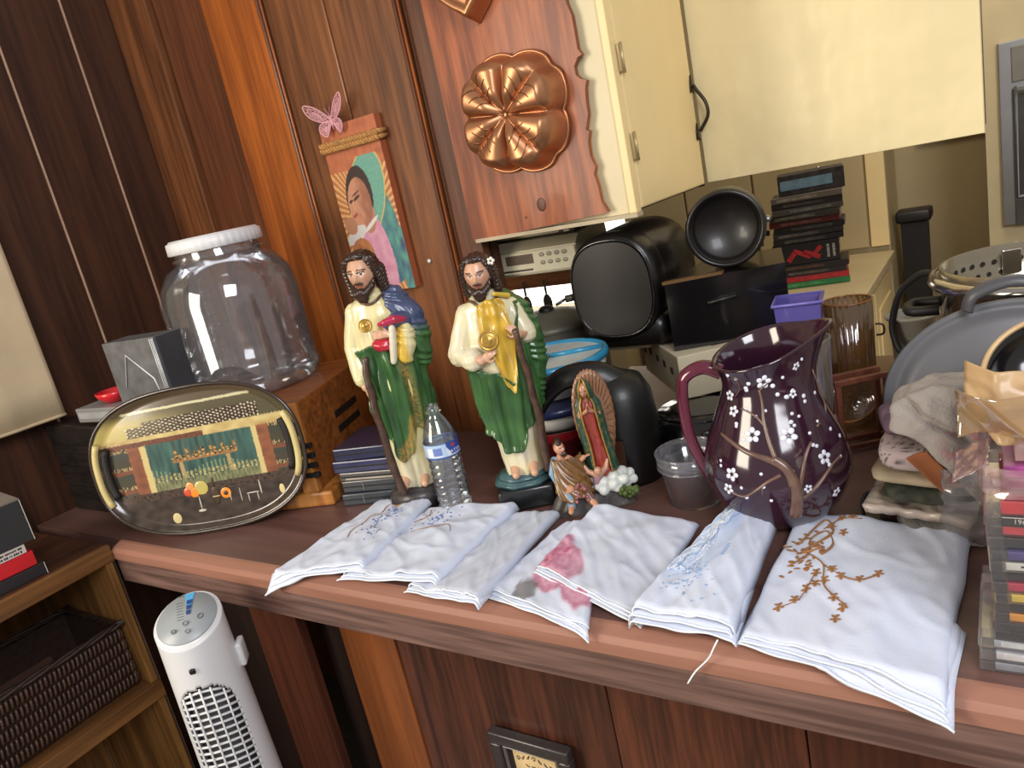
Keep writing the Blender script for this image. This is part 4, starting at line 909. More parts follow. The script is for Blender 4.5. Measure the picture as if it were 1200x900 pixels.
def manp(co):
    if co[2] > .105: return fpm(co)
    if co[0] < -.074 and co[2] > .060: return L((120, 156, 178))
    if co[0] < -.055 and co[2] < .046 and co[1] > -.040: return L((112, 150, 176))
    if co[0] > -.05 and co[2] < .05 and co[1] > -.044: return L((118, 84, 74))
    return L((190, 138, 108))
obj('seated_man', remesh(b, .0010, 1), M_skin, g, paint=manp)
b = nb(); ell(b, (-.066, .001, .121), (.0105, .0115, .0125)); caps(b, [(-.066, -.010, .1285), (-.066, 0, .131)], [.005, .006]); obj('hair', b, M_hair, g)
b = nb(); ell(b, tuple(Mm @ Vector((0, -.0088, -.0095))), (.006, .004, .005)); obj('beard', b, M_hair, g)
b = nb()
def _til(u, v):
    th = -1.7 + 3.4 * u; z = .034 + .068 * v
    r = .019 + .012 * (1 - v) + .0022 * sin(11 * th + 20 * v)
    return (-.063 + .010 * (1 - v) + r * 1.05 * sin(th) + .012 * sm(.2, 1.2, th) * v, -.004 - r * cos(th) - .008 * (1 - v), z + .006 * sin(3 * th) * (1 - v))
grid(b, _til, 60, 30); thicken(b, .002)
obj('tilma', b, M_pl, g, paint=lambda co: mixc(L((128, 92, 44)), L((96, 64, 34)), .5 + .9 * nz(co, 120)), norm=False)
b = nb()
for k in range(16):
    ell(b, (-.052 + random.uniform(-.008, .016), -.044 + random.uniform(-.005, .003), .028 + .036 * random.random()), (.0032, .0026, .0032), u=7, v=5)
obj('roses', b, mat('roses', (150, 92, 92), .5, var=.4, vscale=150), g)
# ================================================================== THINGS ON THE COUNTER, LEFT TO RIGHT
W_bx = wood('box_wood', (104, 58, 26), (160, 96, 44), axis='X', scale=8, rough=.4)
W_bxl = wood('box_wood_light', (150, 92, 40), (204, 140, 70), axis='Z', scale=8, rough=.4)
BA = math.radians(20.6)
t = thing('wooden_box', 'large brown wooden box with black slotted corner under the clear jar', 'box', (-1.207, .975, CT + .0005), BA)
obj('body', box(nb(), (-.245, .205, .118), (.43, .37, .222), bev=.003), W_bx, t, smooth=False)
obj('corner_post', box(nb(), (-.052, .0155, .120), (.036, .012, .218), bev=.002), W_bxl, t, smooth=False, label='lighter wooden corner strip')
obj('base_moulding', box(nb(), (-.235, .198, .016), (.47, .394, .032), bev=.006), W_bxl, t, smooth=False)
for k in range(4): obj('slat', box(nb(), (-.045, .010, .070 + .022 * k), (.052, .010, .0105), bev=.002), M_bin, t, smooth=False)
for z in (.150, .115): obj('side_slot', box(nb(), (-.0296, .22, z), (.002, .12, .016), bev=.001), mat('slot_black', (24, 18, 14), .6), t, smooth=False)

t = thing('black_stand', 'black carved wooden stand at the left end of the counter', 'stand', (-1.905, 1.01, CT + .0005))
W_bk = wood('black_wood', (16, 13, 12), (38, 30, 26), axis='X', scale=22, rough=.5, stretch=.2)
obj('body', box(nb(), (0, 0, .115), (.24, .34, .228), bev=.006), W_bk, t, smooth=False)
for k in range(3): obj('ridge', box(nb(), (0, -.1725, .06 + .055 * k), (.22, .006, .02), bev=.002), W_bk, t, smooth=False)
t = thing('silver_player', 'flat silver player lying behind the oval tray', 'player', (-1.665, .905, CT + .2405), math.radians(4))
obj('case', box(nb(), (0, 0, .019), (.33, .125, .034), bev=.003), mat('player_silver', (150, 150, 150), .4, metal=.3, var=.05), t, smooth=False)
obj('front_strip', box(nb(), (0, -.0632, .019), (.31, .002, .014)), mat('player_front', (176, 178, 180), .35, metal=.2), t, smooth=False)
t = thing('red_scoop', 'small red plastic scoop lying on the flat silver player', 'scoop', (-1.735, .885, CT + .2760))
b = nb(); lathe(b, [(0, .001), (.022, .002), (.036, .016), (.040, .028), (.037, .028), (.033, .017), (.02, .006), (0, .005)], 32); obj('cup', b, mat('scoop_red', (206, 30, 40), .3, coat=.3), t)
b = nb(); tube(b, [(.034, .0, .024), (.075, .01, .026)], .005, 8, flat=.5); obj('handle', b, mat('scoop_red', (206, 30, 40), .3, coat=.3), t)
t = thing('silver_box', 'silver grey square box with white angular line behind the tray', 'box', (-1.600, .880, CT + .2755), math.radians(8))
M_sb = mat('box_metal_grey', (112, 112, 114), .42, metal=.35, var=.28, vscale=30)
obj('body', box(nb(), (-.002, .036, .070), (.166, .07, .139), bev=.002), M_sb, t, smooth=False)
obj('side_panel', box(nb(), (.0822, .038, .070), (.003, .062, .136)), mat('box_side_dark', (62, 62, 66), .4), t, smooth=False)
b = nb()
for x in (.070, .075, .0795): tube(b, [(x, -.0005, .004), (x, -.0005, .136)], .0011, 5)
tube(b, [(-.050, -.0005, .036), (-.018, -.0005, .108), (.046, -.0005, .050), (.052, -.0005, .018)], .0017, 5)
obj('white_line', b, mat('line_white', (226, 226, 226), .3), t)

# oval tray with a printed bar scene
def tray_paint(co):
    s, q = co[0] / .228, co[2] / .152
    n1 = noise.noise((s * 40, q * 40, 2)); n2 = noise.noise((s * 11, q * 11, 5))
    qq = q
    dark, olive, wall, beam, cream, teal = L((48, 38, 32)), L((92, 82, 58)), L((190, 172, 104)), L((120, 74, 52)), L((206, 186, 126)), L((46, 70, 66))
    if qq > .80: return mixc(L((96, 78, 66)), olive, .5 + .4 * n2)
    if qq > .765: return L((206, 200, 160)) if abs(s) < .62 else olive
    if qq > .44:
        c = mixc(wall, L((84, 78, 56)), sm(-.75, .2, s)); c = mixc(c, olive, sm(.6, .8, qq))
        if qq < .58 + .06 * (s > -.45) and -.62 < s < .66:
            k = (s * 30) % 1; kk = (qq * 22 + .5 * (int(s * 30) % 2)) % 1
            c = L((232, 220, 190)) if (k - .5) ** 2 + (kk - .5) ** 2 < .05 else mixc(L((56, 38, 28)), c, .15)
        return c
    if qq > .31: return mixc(cream, L((178, 150, 92)), .4 + n2) if qq > .38 or s > .1 else mixc(beam, L((92, 52, 40)), .5 + n1)
    if qq > -.36:
        if -.66 < s < -.54 or .60 < s < .71: return mixc(beam, L((150, 92, 62)), .5 + .8 * n2)
        if -.54 <= s < -.48 or .55 < s <= .60: return cream
        if s < -.66 or s > .71:
            c = L((62, 66, 56))
            if abs(qq + .02) < .03 or abs(qq + .30) < .03: return beam
            k = (s * 26) % 1; base = (qq + .30) % .28
            if abs(k - .5) < .30 and base < .17: c = mixc(L((30, 26, 22)), L((212, 180, 120)), 1 if base < .08 and n1 > -.1 else .1)
            if abs(k - .5) < .10 and base < .24: c = L((70, 60, 46))
            return c
        c = mixc(teal, L((70, 106, 96)), .5 + .9 * noise.noise((s * 26, q * 3, 9)))
        if -.26 < s < .36 and abs(qq - .02) < .02: c = L((150, 112, 74))
        if -.26 < s < .38 and .02 < qq < .27:
            k = (s * 26) % 1; hgt = .13 + .07 * math.sin(int(s * 26) * 2.3)
            if abs(k - .5) < .33 and qq < .02 + hgt * .75: c = mixc(L((206, 156, 84)), L((72, 46, 28)), .5 + 1.2 * n1)
            elif abs(k - .5) < .12 and qq < .04 + hgt * 1.15: c = L((88, 68, 44))
        if -.20 < s < -.16 or .26 < s < .30:
            if -.24 < qq < .0: c = L((176, 146, 98))
        if qq < -.10 + .05 * math.sin(s * 9):
            k = (s * 24) % 1; 
            if abs(k - .5) < .30 and qq < -.15: c = mixc(L((60, 76, 48)), L((206, 190, 130)), .5 + .9 * n1)
            elif abs(k - .5) < .10: c = L((150, 160, 110))
        if qq < -.24: c = mixc(L((140, 140, 100)), L((86, 92, 66)), .5 + .9 * noise.noise((s * 60, q * 10, 1)))
        return c
    if qq > -.47: return mixc(L((88, 70, 58)), dark, .5 + n1)
    c = mixc(dark, L((74, 62, 54)), .5 + n2)
    return c
TA = math.radians(29)
t = thing('oval_tray', 'oval dark tray printed with a bar full of bottles leaning on the wooden box', 'tray', (-1.415, .828, CT + .001), rot=(math.radians(-6), 0, TA))
def _ov(u, rr, ex=2.55, A=.228, B_=.152):
    a = 2 * PI * u; k = (abs(cos(a)) ** ex + abs(sin(a)) ** ex) ** (-1 / ex)
    return A * rr * k * cos(a), B_ * rr * k * sin(a)
ZC = .158
b = nb()
def _face(u, v):
    x, z = _ov(u, v); return (x, -.004 + .010 * (1 - sm(.90, 1, v)) , z)
grid(b, _face, 320, 120, cu=True); bmesh.ops.remove_doubles(b, verts=b.verts[:], dist=.00005)
fc = obj('printed_face', b, mat_vc('tray_print', .16, coat=.5), t, paint=tray_paint, loc=(0, 0, ZC), label='glossy print of a bar with bottles and a fruit bowl')
obj('rim', tube(nb(), [(x, -.004, z + ZC) for x, z in [_ov(k / 120, 1.012) for k in range(120)]], .0042, 8, closed=True), mat('tray_rim', (52, 42, 36), .2, coat=.5), t)
b = nb(); grid(b, lambda u, v: (_ov(u, v)[0], .012, _ov(u, v)[1] + ZC), 80, 8, cu=True); bmesh.ops.remove_doubles(b, verts=b.verts[:], dist=.0001); obj('back', b, mat('tray_back', (40, 34, 30), .4), t)
for sd in (-1, 1):
    P = [_ov(.5 + q * .0105 if sd < 0 else -q * .0105, .955) for q in range(-7, 8)]
    obj('handle', tube(nb(), [(x, -.008, z + ZC - (.0 if sd < 0 else 0)) for x, z in P], .0068, 8), mat('handle_cream', (208, 190, 128), .35, coat=.3), t)
    P2 = [_ov(.5 + q * .0105 if sd < 0 else -q * .0105, .885) for q in range(-6, 7)]
    obj('handle_slot', tube(nb(), [(x, .001, z + ZC) for x, z in P2], .0085, 8), mat('slot_black', (24, 18, 14), .6), t)
b = nb()
for (s, q, r, c) in ((-.13, -.40, .013, 0), (-.17, -.43, .010, 1), (-.15, -.36, .011, 2), (-.05, -.38, .014, 3)):
    pass
fr_m = [mat('peach_print', (226, 150, 80), .3, coat=.4), mat('red_print', (206, 80, 50), .3, coat=.4), mat('orange_print', (236, 140, 40), .3, coat=.4), mat('melon_print', (196, 180, 96), .3, coat=.4), mat('glass_print', (190, 186, 170), .3), mat('bottle_print', (70, 52, 34), .3), mat('label_print', (214, 196, 140), .4)]
def disc(bm, s, q, rx, rz=None): ell(bm, (s * .228, .0054, q * .152 + ZC), (rx, .0008, rz or rx), u=16, v=6)
for (s, q, r, k) in ((-.19, -.44, .010, 1), (-.16, -.37, .010, 0), (-.13, -.46, .011, 2), (-.055, -.41, .0155, 3)):
    b = nb(); disc(b, s, q, r); obj('printed_fruit', b, fr_m[k], t)
b = nb(); disc(b, -.10, -.62, .0015, .016); disc(b, -.10, -.73, .009, .003); disc(b, .30, -.60, .0012, .016); disc(b, .20, -.58, .0012, .014); disc(b, .42, -.60, .015, .0016); disc(b, .50, -.54, .0018, .016); disc(b, .37, -.66, .0012, .010); disc(b, .46, -.66, .0012, .010); obj('printed_glassware', b, fr_m[4], t)
b = nb(); disc(b, .065, -.55, .0085, .020); disc(b, .065, -.36, .003, .012); obj('printed_bottle', b, fr_m[5], t)
for q_ in ((.065, -.56, .0085, .009), (-.36, -.78, .010, .012), (.70, -.62, .006, .011)):
    b = nb(); disc(b, *q_); obj('printed_label', b, fr_m[6], t)
b = nb(); disc(b, .165, -.54, .012); obj('printed_flower', b, fr_m[2], t); b = nb(); disc(b, .165, -.54, .006); ell(b, (.165 * .228, .0044, -.54 * .152 + ZC), (.005, .001, .005)); obj('printed_flower', b, fr_m[5], t)

# big clear jar
t = thing('plastic_jar', 'large empty clear plastic jar with white ribbed screw lid on the wooden box', 'jar', (-1.520, 1.112, CT + .2305))
M_jar = clear('jar_plastic', (.94, .95, .96), .07, .05, .055, (190, 190, 196))
out = [(0, .012), (.10, .010), (.128, .0), (.148, .010), (.156, .030), (.152, .05), (.153, .22), (.146, .262), (.122, .298), (.098, .310), (.094, .318), (.094, .344)]
obj('jar_body', lathe(nb(), out, 72), M_jar, t)
obj('jar_wall', lathe(nb(), [(max(0, r - .0025), z + (.002 if r < .1 and z < .1 else 0)) for r, z in out], 72), M_jar, t, label='inner surface of the jar wall')
obj('neck_ring', lathe(nb(), [(.094, .316), (.102, .318), (.102, .322), (.094, .324)], 60), M_jar, t)
obj('lid', lathe(nb(), [(0, .366), (.096, .366), (.100, .362), (.104, .360), (.105, .336), (.099, .334), (.097, .338)], 120, lambda a, z: 1 + (.010 * sin(40 * a) if .333 < z < .361 else 0)), mat('lid_white', (226, 226, 228), .4, var=.04), t)
b = nb()
for k in range(8):
    for (az, w_) in ((-1.95, .16), (-.95, .12)):
        z = .06 + .024 * k
        tube(b, [(.1545 * cos(az + w_ * (q / 6 - .5)), .1545 * sin(az + w_ * (q / 6 - .5)), z) for q in range(7)], .0011, 5)
for az in (-2.05, -1.87): tube(b, [(.1545 * cos(az), .1545 * sin(az), .05), (.1545 * cos(az), .1545 * sin(az), .24)], .0010, 5)
obj('gauge_mark', b, M_jar, t, label='raised measuring marks', kind='stuff')

# five dark cases
z = CT + .0005
dk = [((52, 58, 66), 'grey-blue case at the bottom of the dark stack beside the wooden box'), ((50, 54, 60), 'grey-blue case second from the bottom of the dark stack'), ((74, 70, 66), 'thin dark case with pale paper edge, middle of the dark stack'), ((44, 48, 84), 'indigo case second from the top of the dark stack'), ((38, 42, 70), 'glossy indigo case on top of the dark stack')]
for i, (c, d) in enumerate(dk):
    h = .026 if i != 2 else .020
    t = thing('dark_case', d, 'case', (-1.120 + .004 * ((i * 7) % 3 - 1), 1.065 + .003 * ((i * 5) % 3 - 1), z), math.radians(17 + [2, 0, -2, -1, 0][i]), 'dark cases stacked beside the wooden box')
    obj('shell', box(nb(), (0, 0, h / 2), (.158, .135, h - .0008), bev=.0025), mat('dkcase%d' % i, c, .26, coat=.4), t, smooth=False)
    obj('spine_groove', box(nb(), (0, -.0676, h / 2), (.150, .0012, .003)), mat('groove', (22, 22, 26), .4), t, smooth=False)
    if i == 2: obj('paper_edge', box(nb(), (.0, -.0682, .006), (.13, .001, .0035)), mat('paper_pale', (170, 160, 146), .7), t, smooth=False)
    else: obj('spine_tab', box(nb(), (-.03 if i < 2 else .068, -.0682, h / 2), (.002 if i < 2 else .012, .001, h * .7)), mat('tab', (110, 116, 126), .3), t, smooth=False)
    z += h
obj_ = None

# water bottle
p = on_z(536, 597, CT)
t = thing('water_bottle', 'clear half-full plastic water bottle with blue and white label, no cap', 'bottle', (p.x, p.y, CT + .0005), math.radians(30))
M_bot = clear('bottle_plastic', (.94, .96, .97), .10, .03, .04)
M_wat = clear('water', (.90, .93, .95), .10, .02, .03)
br = lambda z: .0318 - .0012 * (sin((z - .006) / .0115 * 2 * PI) > .55) if z < .118 else .032
prof = [(0, .006), (.018, .004), (.022, 0), (.029, .004)] + [(.0312 + .0008 * sin(z / .0135 * 2 * PI), z) for z in [.008 + .0017 * k for k in range(62)]] + [(.0325, .116), (.0325, .140), (.0318, .146), (.0300, .156), (.0235, .174), (.0165, .188), (.0125, .194), (.0118, .197), (.0155, .199), (.0155, .2005), (.0122, .202), (.0122, .2125), (.0100, .2125)]
obj('bottle_body', lathe(nb(), prof, 48), M_bot, t)
wp = [(0, .008), (.018, .007)] + [(.0297 + .0007 * sin(z / .0135 * 2 * PI), z) for z in [.010 + .0017 * k for k in range(61)]] + [(.0312, .116), (.0312, .143), (0, .143)]
obj('water', lathe(nb(), wp, 48), M_wat, t)
def lab(co):
    a = math.atan2(co[0], -co[1]); z = co[2]
    if z < .1185 or z > .1435: return L((40, 76, 150))
    if a > .42: return L((44, 74, 156)) if (z > .122 + .06 * max(0, .7 - a)) else L((214, 224, 236))
    if -.75 < a < .15 and .1215 < z < .138: return L((232, 234, 238)) if (int(a * 60) % 2 or z < .124) else L((110, 130, 190))
    return L((176, 200, 226))
b = nb(); grid(b, lambda u, v: (.0331 * sin(2 * PI * u), -.0331 * cos(2 * PI * u), .1165 + .0285 * v), 180, 16, cu=True)
lb = obj('label', b, mat_vc('label_paper', .35, coat=.2), t, paint=lab, label='blue and white paper label')
for k, ch in enumerate('WATER'):
    a = .52 + k * .20; text('lettering', ch, .0080, mat('label_white', (236, 238, 244), .4), lb, RZ(a) @ T(0, -.0334, .1265) @ FRONT, .0001)
b = nb(); box(b, (0, -.0334, .1385), (.009, .0006, .004)); xf(b, RZ(.86)); obj('red_mark', b, mat('label_red', (190, 50, 60), .4), lb, smooth=False)

# clear tub
p = on_z(815, 587, CT)
t = thing('clear_tub', 'small round clear plastic tub with rolled rim left of the jug', 'tub', (p.x, p.y + .004, CT + .0005))
M_tub = clear('tub_plastic', (.90, .90, .92), .08, .10, .16, (170, 172, 182))
obj('tub_body', lathe(nb(), [(0, .003), (.038, .003), (.041, 0), (.050, .066), (.055, .068), (.055, .090), (.0535, .090), (.0530, .070), (.0485, .067), (.0395, .005), (0, .005)], 56), M_tub, t)
obj('rim', tube(nb(), [(.0548 * cos(2 * PI * k / 56), .0548 * sin(2 * PI * k / 56), .0905) for k in range(56)], .0022, 6, closed=True), M_tub, t)
obj('step_ring', tube(nb(), [(.0542 * cos(2 * PI * k / 56), .0542 * sin(2 * PI * k / 56), .067) for k in range(56)], .0018, 6, closed=True), M_tub, t)

# plum jug with blossoms
JX, JY = -.311, 1.070
JP = [(0, .0), (.050, .0), (.058, .004), (.078, .020), (.094, .044), (.1045, .072), (.106, .094), (.099, .128), (.086, .160), (.0735, .190), (.0650, .216), (.0635, .236), (.067, .256), (.073, .272)]
AS = math.radians(12)                                                # spout direction
JP_T = [(p.y, p.x) for p in spline([(r, z, 0) for r, z in JP[1:]], 8)]
def jr(z):
    for (a, b), (c, d) in zip(JP_T, JP_T[1:]):
        if z <= c: return b + (d - b) * max(0, (z - a) / max(1e-6, c - a))
    return JP_T[-1][1]
def jrad(a, z):
    q = sm(.19, .272, z); d = (a - AS + PI) % (2 * PI) - PI
    return 1 + q * (.34 * math.exp(-(d / .42) ** 2) - .05 * math.exp(-((abs(d) - .95) / .4) ** 2))
def jz(a, z):
    q = sm(.18, .272, z); d = (a - AS + PI) % (2 * PI) - PI
    return z + q * (.012 * cos(d) + .012 * math.exp(-(d / .45) ** 2) + .010 * sin(a))
def JS(a, z, off=0): 
    r = jr(z) * jrad(a, z) + off; return Vector((r * cos(a), r * sin(a), jz(a, z)))
t = thing('plum_jug', 'dark plum glazed jug painted with white blossoms and brown branches', 'jug', (JX, JY, CT + .0005))
M_plum = mat('plum_glaze', (48, 22, 38), .12, coat=.7, var=.12, vscale=6)
b = nb(); zs = [.0005 + .2715 * k / 70 for k in range(71)]
V = grid(b, lambda u, v: JS(2 * PI * u, zs[int(v * 70 + .5)]), 96, 71, cu=True); b.faces.new([V[i][0] for i in range(95, -1, -1)])
W2 = grid(b, lambda u, v: JS(2 * PI * u, .272 - .20 * v, -.0055), 96, 50, cu=True)
for i in range(96): b.faces.new((V[i][-1], W2[i][0], W2[(i + 1) % 96][0], V[(i + 1) % 96][-1]))
obj('jug_body', b, M_plum, t)
AH = AS + PI
hp = [JS(AH, .250, -.004), JS(AH, .262, .018), JS(AH, .252, .046), Vector((.122 * cos(AH), .122 * sin(AH), .222)), Vector((.125 * cos(AH), .125 * sin(AH), .175)), Vector((.120 * cos(AH), .120 * sin(AH), .125)), JS(AH, .070, -.004)]
hp = spline(hp, 8); obj('handle', tube(nb(), hp, [.0125 - .002 * sin(PI * k / len(hp)) for k in range(len(hp))], 14, flat=.75), mat('plum_handle', (84, 24, 44), .12, coat=.7), t)
def jhit(px, py):
    """where the line of sight through a measured point meets the jug's side"""
    d = dirpx(px, py).normalized(); o = EYE - Vector((JX, JY, CT)); s = .9
    while s < 1.45:
        q = o + d * s; a = math.atan2(q.y, q.x)
        if .0 < q.z < .285 and math.hypot(q.x, q.y) <= jr(min(.272, q.z)) * jrad(a, min(.272, q.z)): return a, min(.268, q.z), q
        s += .0008
    return None
def jpts(px): return [(h[0], h[1]) for h in (jhit(*p) for p in px) if h]
M_bl = mat('blossom_white', (222, 224, 236), .25, coat=.4, var=.04)
M_br = mat('branch_brown', (104, 78, 66), .3, coat=.4, var=.25, vscale=60)
def branch(bm, px, r0, r1):
    H = jpts(px)
    if len(H) < 2: return
    P = [JS(a, z, .0004) for a, z in H]; P = spline(P, 5); n = len(P)
    tube(bm, P, [r0 + (r1 - r0) * k / n for k in range(n)], 8)
b = nb()
branch(b, [(932, 603), (934, 580), (930, 565), (920, 548), (905, 538)], .0095, .0062)
branch(b, [(930, 570), (922, 552), (908, 542), (893, 536), (876, 530), (860, 520), (846, 508)], .0068, .0022)
branch(b, [(912, 545), (905, 528), (899, 510), (895, 492), (893, 470), (889, 452)], .0042, .0016)
branch(b, [(900, 505), (888, 490), (877, 482), (868, 477)], .0022, .0011)
branch(b, [(890, 452), (897, 446), (905, 440)], .0014, .0008)
branch(b, [(934, 580), (940, 555), (944, 535), (950, 518)], .0040, .0016)
branch(b, [(940, 585), (957, 570), (968, 555), (976, 543), (984, 535)], .0034, .0014)
branch(b, [(957, 500), (967, 480), (961, 455), (952, 440)], .0018, .0010)
branch(b, [(915, 557), (900, 565), (886, 575), (872, 582), (858, 577)], .0028, .0012)
branch(b, [(893, 570), (894, 580)], .0012, .0008)
branch(b, [(860, 430), (866, 446), (861, 460)], .0010, .0007)
obj('painted_branch', b, M_br, t)
def flower(px, py, r):
    h = jhit(px, py)
    if not h: return
    a, z, q = h; P = JS(a, z); da = (JS(a + .02, z) - P).normalized(); dz = (JS(a, min(.270, z + .004)) - JS(a, z - .004)).normalized(); n = da.cross(dz)
    Rm = Matrix((da, dz, n)).transposed(); b = nb(); ph = px * .7
    for k in range(5):
        th = ph + k * 1.2566; ell(b, P + da * r * .62 * cos(th) + dz * r * .62 * sin(th) + n * .0002, (r * .42, r * .36, .0010), Rm @ Matrix.Rotation(th, 3, 'Z'), u=10, v=5)
    o = obj('blossom', b, M_bl, t)
    b = nb()
    for k in range(5): th = ph + .6 + k * 1.2566; ell(b, P + da * r * .22 * cos(th) + dz * r * .22 * sin(th) + n * .0012, (r * .09, r * .09, .0006), Rm, u=6, v=4)
    obj('stamen', b, M_br, o)
for f_ in ((903, 378, .0085), (894, 442, .0105), (855, 458, .0085), (860, 481, .0085), (882, 510, .0115), (924, 511, .0125), (966, 536, .0105), (858, 556, .0105), (854, 573, .0085), (980, 577, .0080), (933, 432, .006), (947, 573, .0065), (929, 462, .006)): flower(*f_)
for (px, py) in ((851, 427), (861, 433), (876, 441), (873, 447), (874, 450), (917, 441), (905, 449), (929, 458), (942, 465), (943, 471), (911, 461), (921, 465), (922, 465), (874, 478), (886, 488), (897, 481), (863, 497), (863, 500), (871, 516), (928, 485), (936, 488), (927, 495), (931, 499), (949, 508), (953, 522), (957, 523), (928, 553), (895, 571), (892, 556), (869, 572), (904, 587), (845, 540), (845, 546), (958, 494), (973, 503), (984, 511), (972, 545), (985, 535), (955, 462), (940, 426), (899, 388), (913, 386), (875, 583)):
    h = jhit(px, py)
    if h:
        P = JS(h[0], h[1]); n = Vector((cos(h[0]), sin(h[0]), .1)).normalized(); Rm = n.to_track_quat('Z', 'Y').to_matrix(); r = .0026 + .0012 * ((px * 7 + py) % 5) / 5
        b = nb(); ell(b, P, (r, r, .0012), Rm, u=9, v=5); obj('bud', b, M_bl, t)

# ------------------------------------------------------------------ folded handkerchiefs
M_cl = mat_vc('cotton', .85, bump=.25, bscale=420, spec=.2)
WHC, GRYC = L((208, 215, 232)), L((184, 189, 203))  # white and pale grey cotton tones
def hank(label, px, z0, thick, lay, emb=None, tint=None, seed=0, hang=1.3, puff=.0, over=(0, 0), cname='handkerchief'):
    BL, BR, FR, FL = [on_z(x, y, CT + .004) for x, y in px]
    cx = sum((p.x for p in (BL, BR, FR, FL))) / 4; cy = sum((p.y for p in (BL, BR, FR, FL))) / 4
    t = thing(cname, label, 'handkerchief', (cx, cy, CT), 0, 'folded white handkerchiefs along the counter edge')
    def S(u, v, k=0, base=False):
        """u left to right, v front to back; k counts the folds below the top one"""
        ku = .012 * k * over[0]
        p = BL * (1 - u) * v + BR * u * v + FR * u * (1 - v) + FL * (1 - u) * (1 - v)
        sd = (FR - FL).normalized(); fw = ((FL + FR) - (BL + BR)).normalized()
        p = p + fw * (.0045 * noise.noise((u * 4 + seed, k * 3.1, 1)) + .005 * k * (1 - v)) + sd * (.006 * over[0] * k * u - .006 * over[1] * k * (1 - u)) + sd * .003 * noise.noise((v * 4, seed + k, 7))
        e = min(u, 1 - u) / .055; rd = math.sqrt(max(0, 1 - (1 - min(1, e)) ** 2)); eb = min(1, (1 - v) / .06); rb = math.sqrt(max(0, 1 - (1 - eb) ** 2)); ef = min(1, v / .02)
        zz = z0[0] * (1 - u) + z0[1] * u
        top = thick * (1 - k / (lay + .6)) * (.25 + .75 * rd) * (.3 + .7 * rb) * (.7 + .3 * ef)
        wr = (.0045 * noise.noise((u * 3.2 + seed, v * 3.2, seed)) + .0022 * noise.noise((u * 9 + v * 5, v * 8 + seed, 3)) + .0034 * (.3 - abs(noise.noise((u * 4 - v * 3 + seed, v * 2.2 + u * 2, 8)))) + .0020 * max(0, .16 - abs(noise.noise((u * 3 + v * 4 + seed * 2, v * 3, 21)))) * 6) * (1 if k == 0 else .5)
        pf = puff * math.exp(-((u - .62) / .30) ** 2 - ((v - .45) / .40) ** 2) + puff * .7 * math.exp(-((u - .35) / .16) ** 2 - ((v - .85) / .2) ** 2)
        z = .0015 + zz * (.4 + .6 * rd) + max(.0006, top + (wr + pf) * rd * rb * (1 if k == 0 else .4))
        y = p.y
        if y < .7165:
            d = .7165 - y; z = z - d * hang * .75 - .004 * sm(0, .01, d); y = min(y, .7150)
        return Vector((p.x - cx, y - cy, z))
    for k in range(lay, -1, -1):
        b = nb(); nu, nv = (64, 56) if k == 0 else (40, 14)
        v1 = 1.0 if k == 0 else .38
        grid(b, lambda u, v: S(u, v * v1, k), nu, nv)
        if k == 0:
            pf_ = (lambda co: WHC)
        bmesh.ops.recalc_face_normals(b, faces=b.faces[:])
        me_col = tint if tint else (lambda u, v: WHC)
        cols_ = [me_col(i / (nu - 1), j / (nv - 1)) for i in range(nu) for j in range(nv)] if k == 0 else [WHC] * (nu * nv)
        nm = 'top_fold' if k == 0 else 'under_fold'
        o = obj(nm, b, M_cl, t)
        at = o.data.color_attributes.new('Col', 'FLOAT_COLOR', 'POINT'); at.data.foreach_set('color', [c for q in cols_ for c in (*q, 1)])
        sdm = o.modifiers.new('s', 'SOLIDIFY'); sdm.thickness = .0012; sdm.offset = -1
        o2 = obj('hem', tube(nb(), [S(u / 40, .004, k) + Vector((0, -.0008, .0004)) for u in range(41)], .0014, 6), mat('hem_white', (232, 238, 244), .8), t)
    if emb:
        for nm, m, els in emb:
            b = nb()
            for e in els:
                if e[0] == 'l': tube(b, spline([S(u, v) + Vector((0, 0, .0008)) for u, v in e[1]], 5), e[2], 5, flat=.6)
                elif e[0] == 'p':
                    u, v, r = e[1:4]; a = e[4] if len(e) > 4 else 0; P = S(u, v); X = (S(min(1, u + .02), v) - P).normalized(); Y = (S(u, min(1, v + .02)) - P); Y = (Y - X * X.dot(Y)).normalized(); Rm = Matrix((X, Y, X.cross(Y))).transposed() @ Matrix.Rotation(a, 3, 'Z')
                    ell(b, P + Vector((0, 0, .0006)), (r, r * .5, .0009), Rm, u=8, v=4)
            obj(nm, b, m, t, kind='stuff')
    return t, S
random.seed(17)
E_brown = mat('thread_brown', (150, 104, 62), .7, var=.25, vscale=200); E_blue = mat('thread_blue', (84, 112, 172), .7, var=.2, vscale=200); E_tan = mat('thread_tan', (176, 130, 78), .7); E_grey = mat('thread_grey', (112, 108, 116), .7); E_ice = mat('thread_ice', (150, 172, 206), .7); E_wht = mat('thread_white', (236, 242, 250), .7); E_red = mat('thread_red', (150, 62, 54), .7)
def spray(cu, cv, su, sv, n, r): return [('p', cu + random.gauss(0, su), cv + random.gauss(0, sv), r * random.uniform(.7, 1.2), random.uniform(0, 3)) for _ in range(n)]
e1 = [('embroidery', E_tan, [('l', [(.42, .38), (.36, .48), (.42, .58), (.36, .68), (.44, .74), (.40, .84), (.50, .93), (.62, .95), (.60, .86), (.52, .84)], .0014), ('l', [(.5, .9), (.58, .82), (.5, .78)], .0012)]),
      ('embroidery', E_blue, spray(.64, .66, .09, .13, 60, .0026)), ('embroidery', E_red, spray(.60, .62, .10, .14, 9, .0018)), ('embroidery', E_grey, spray(.70, .42, .06, .05, 16, .0020))]
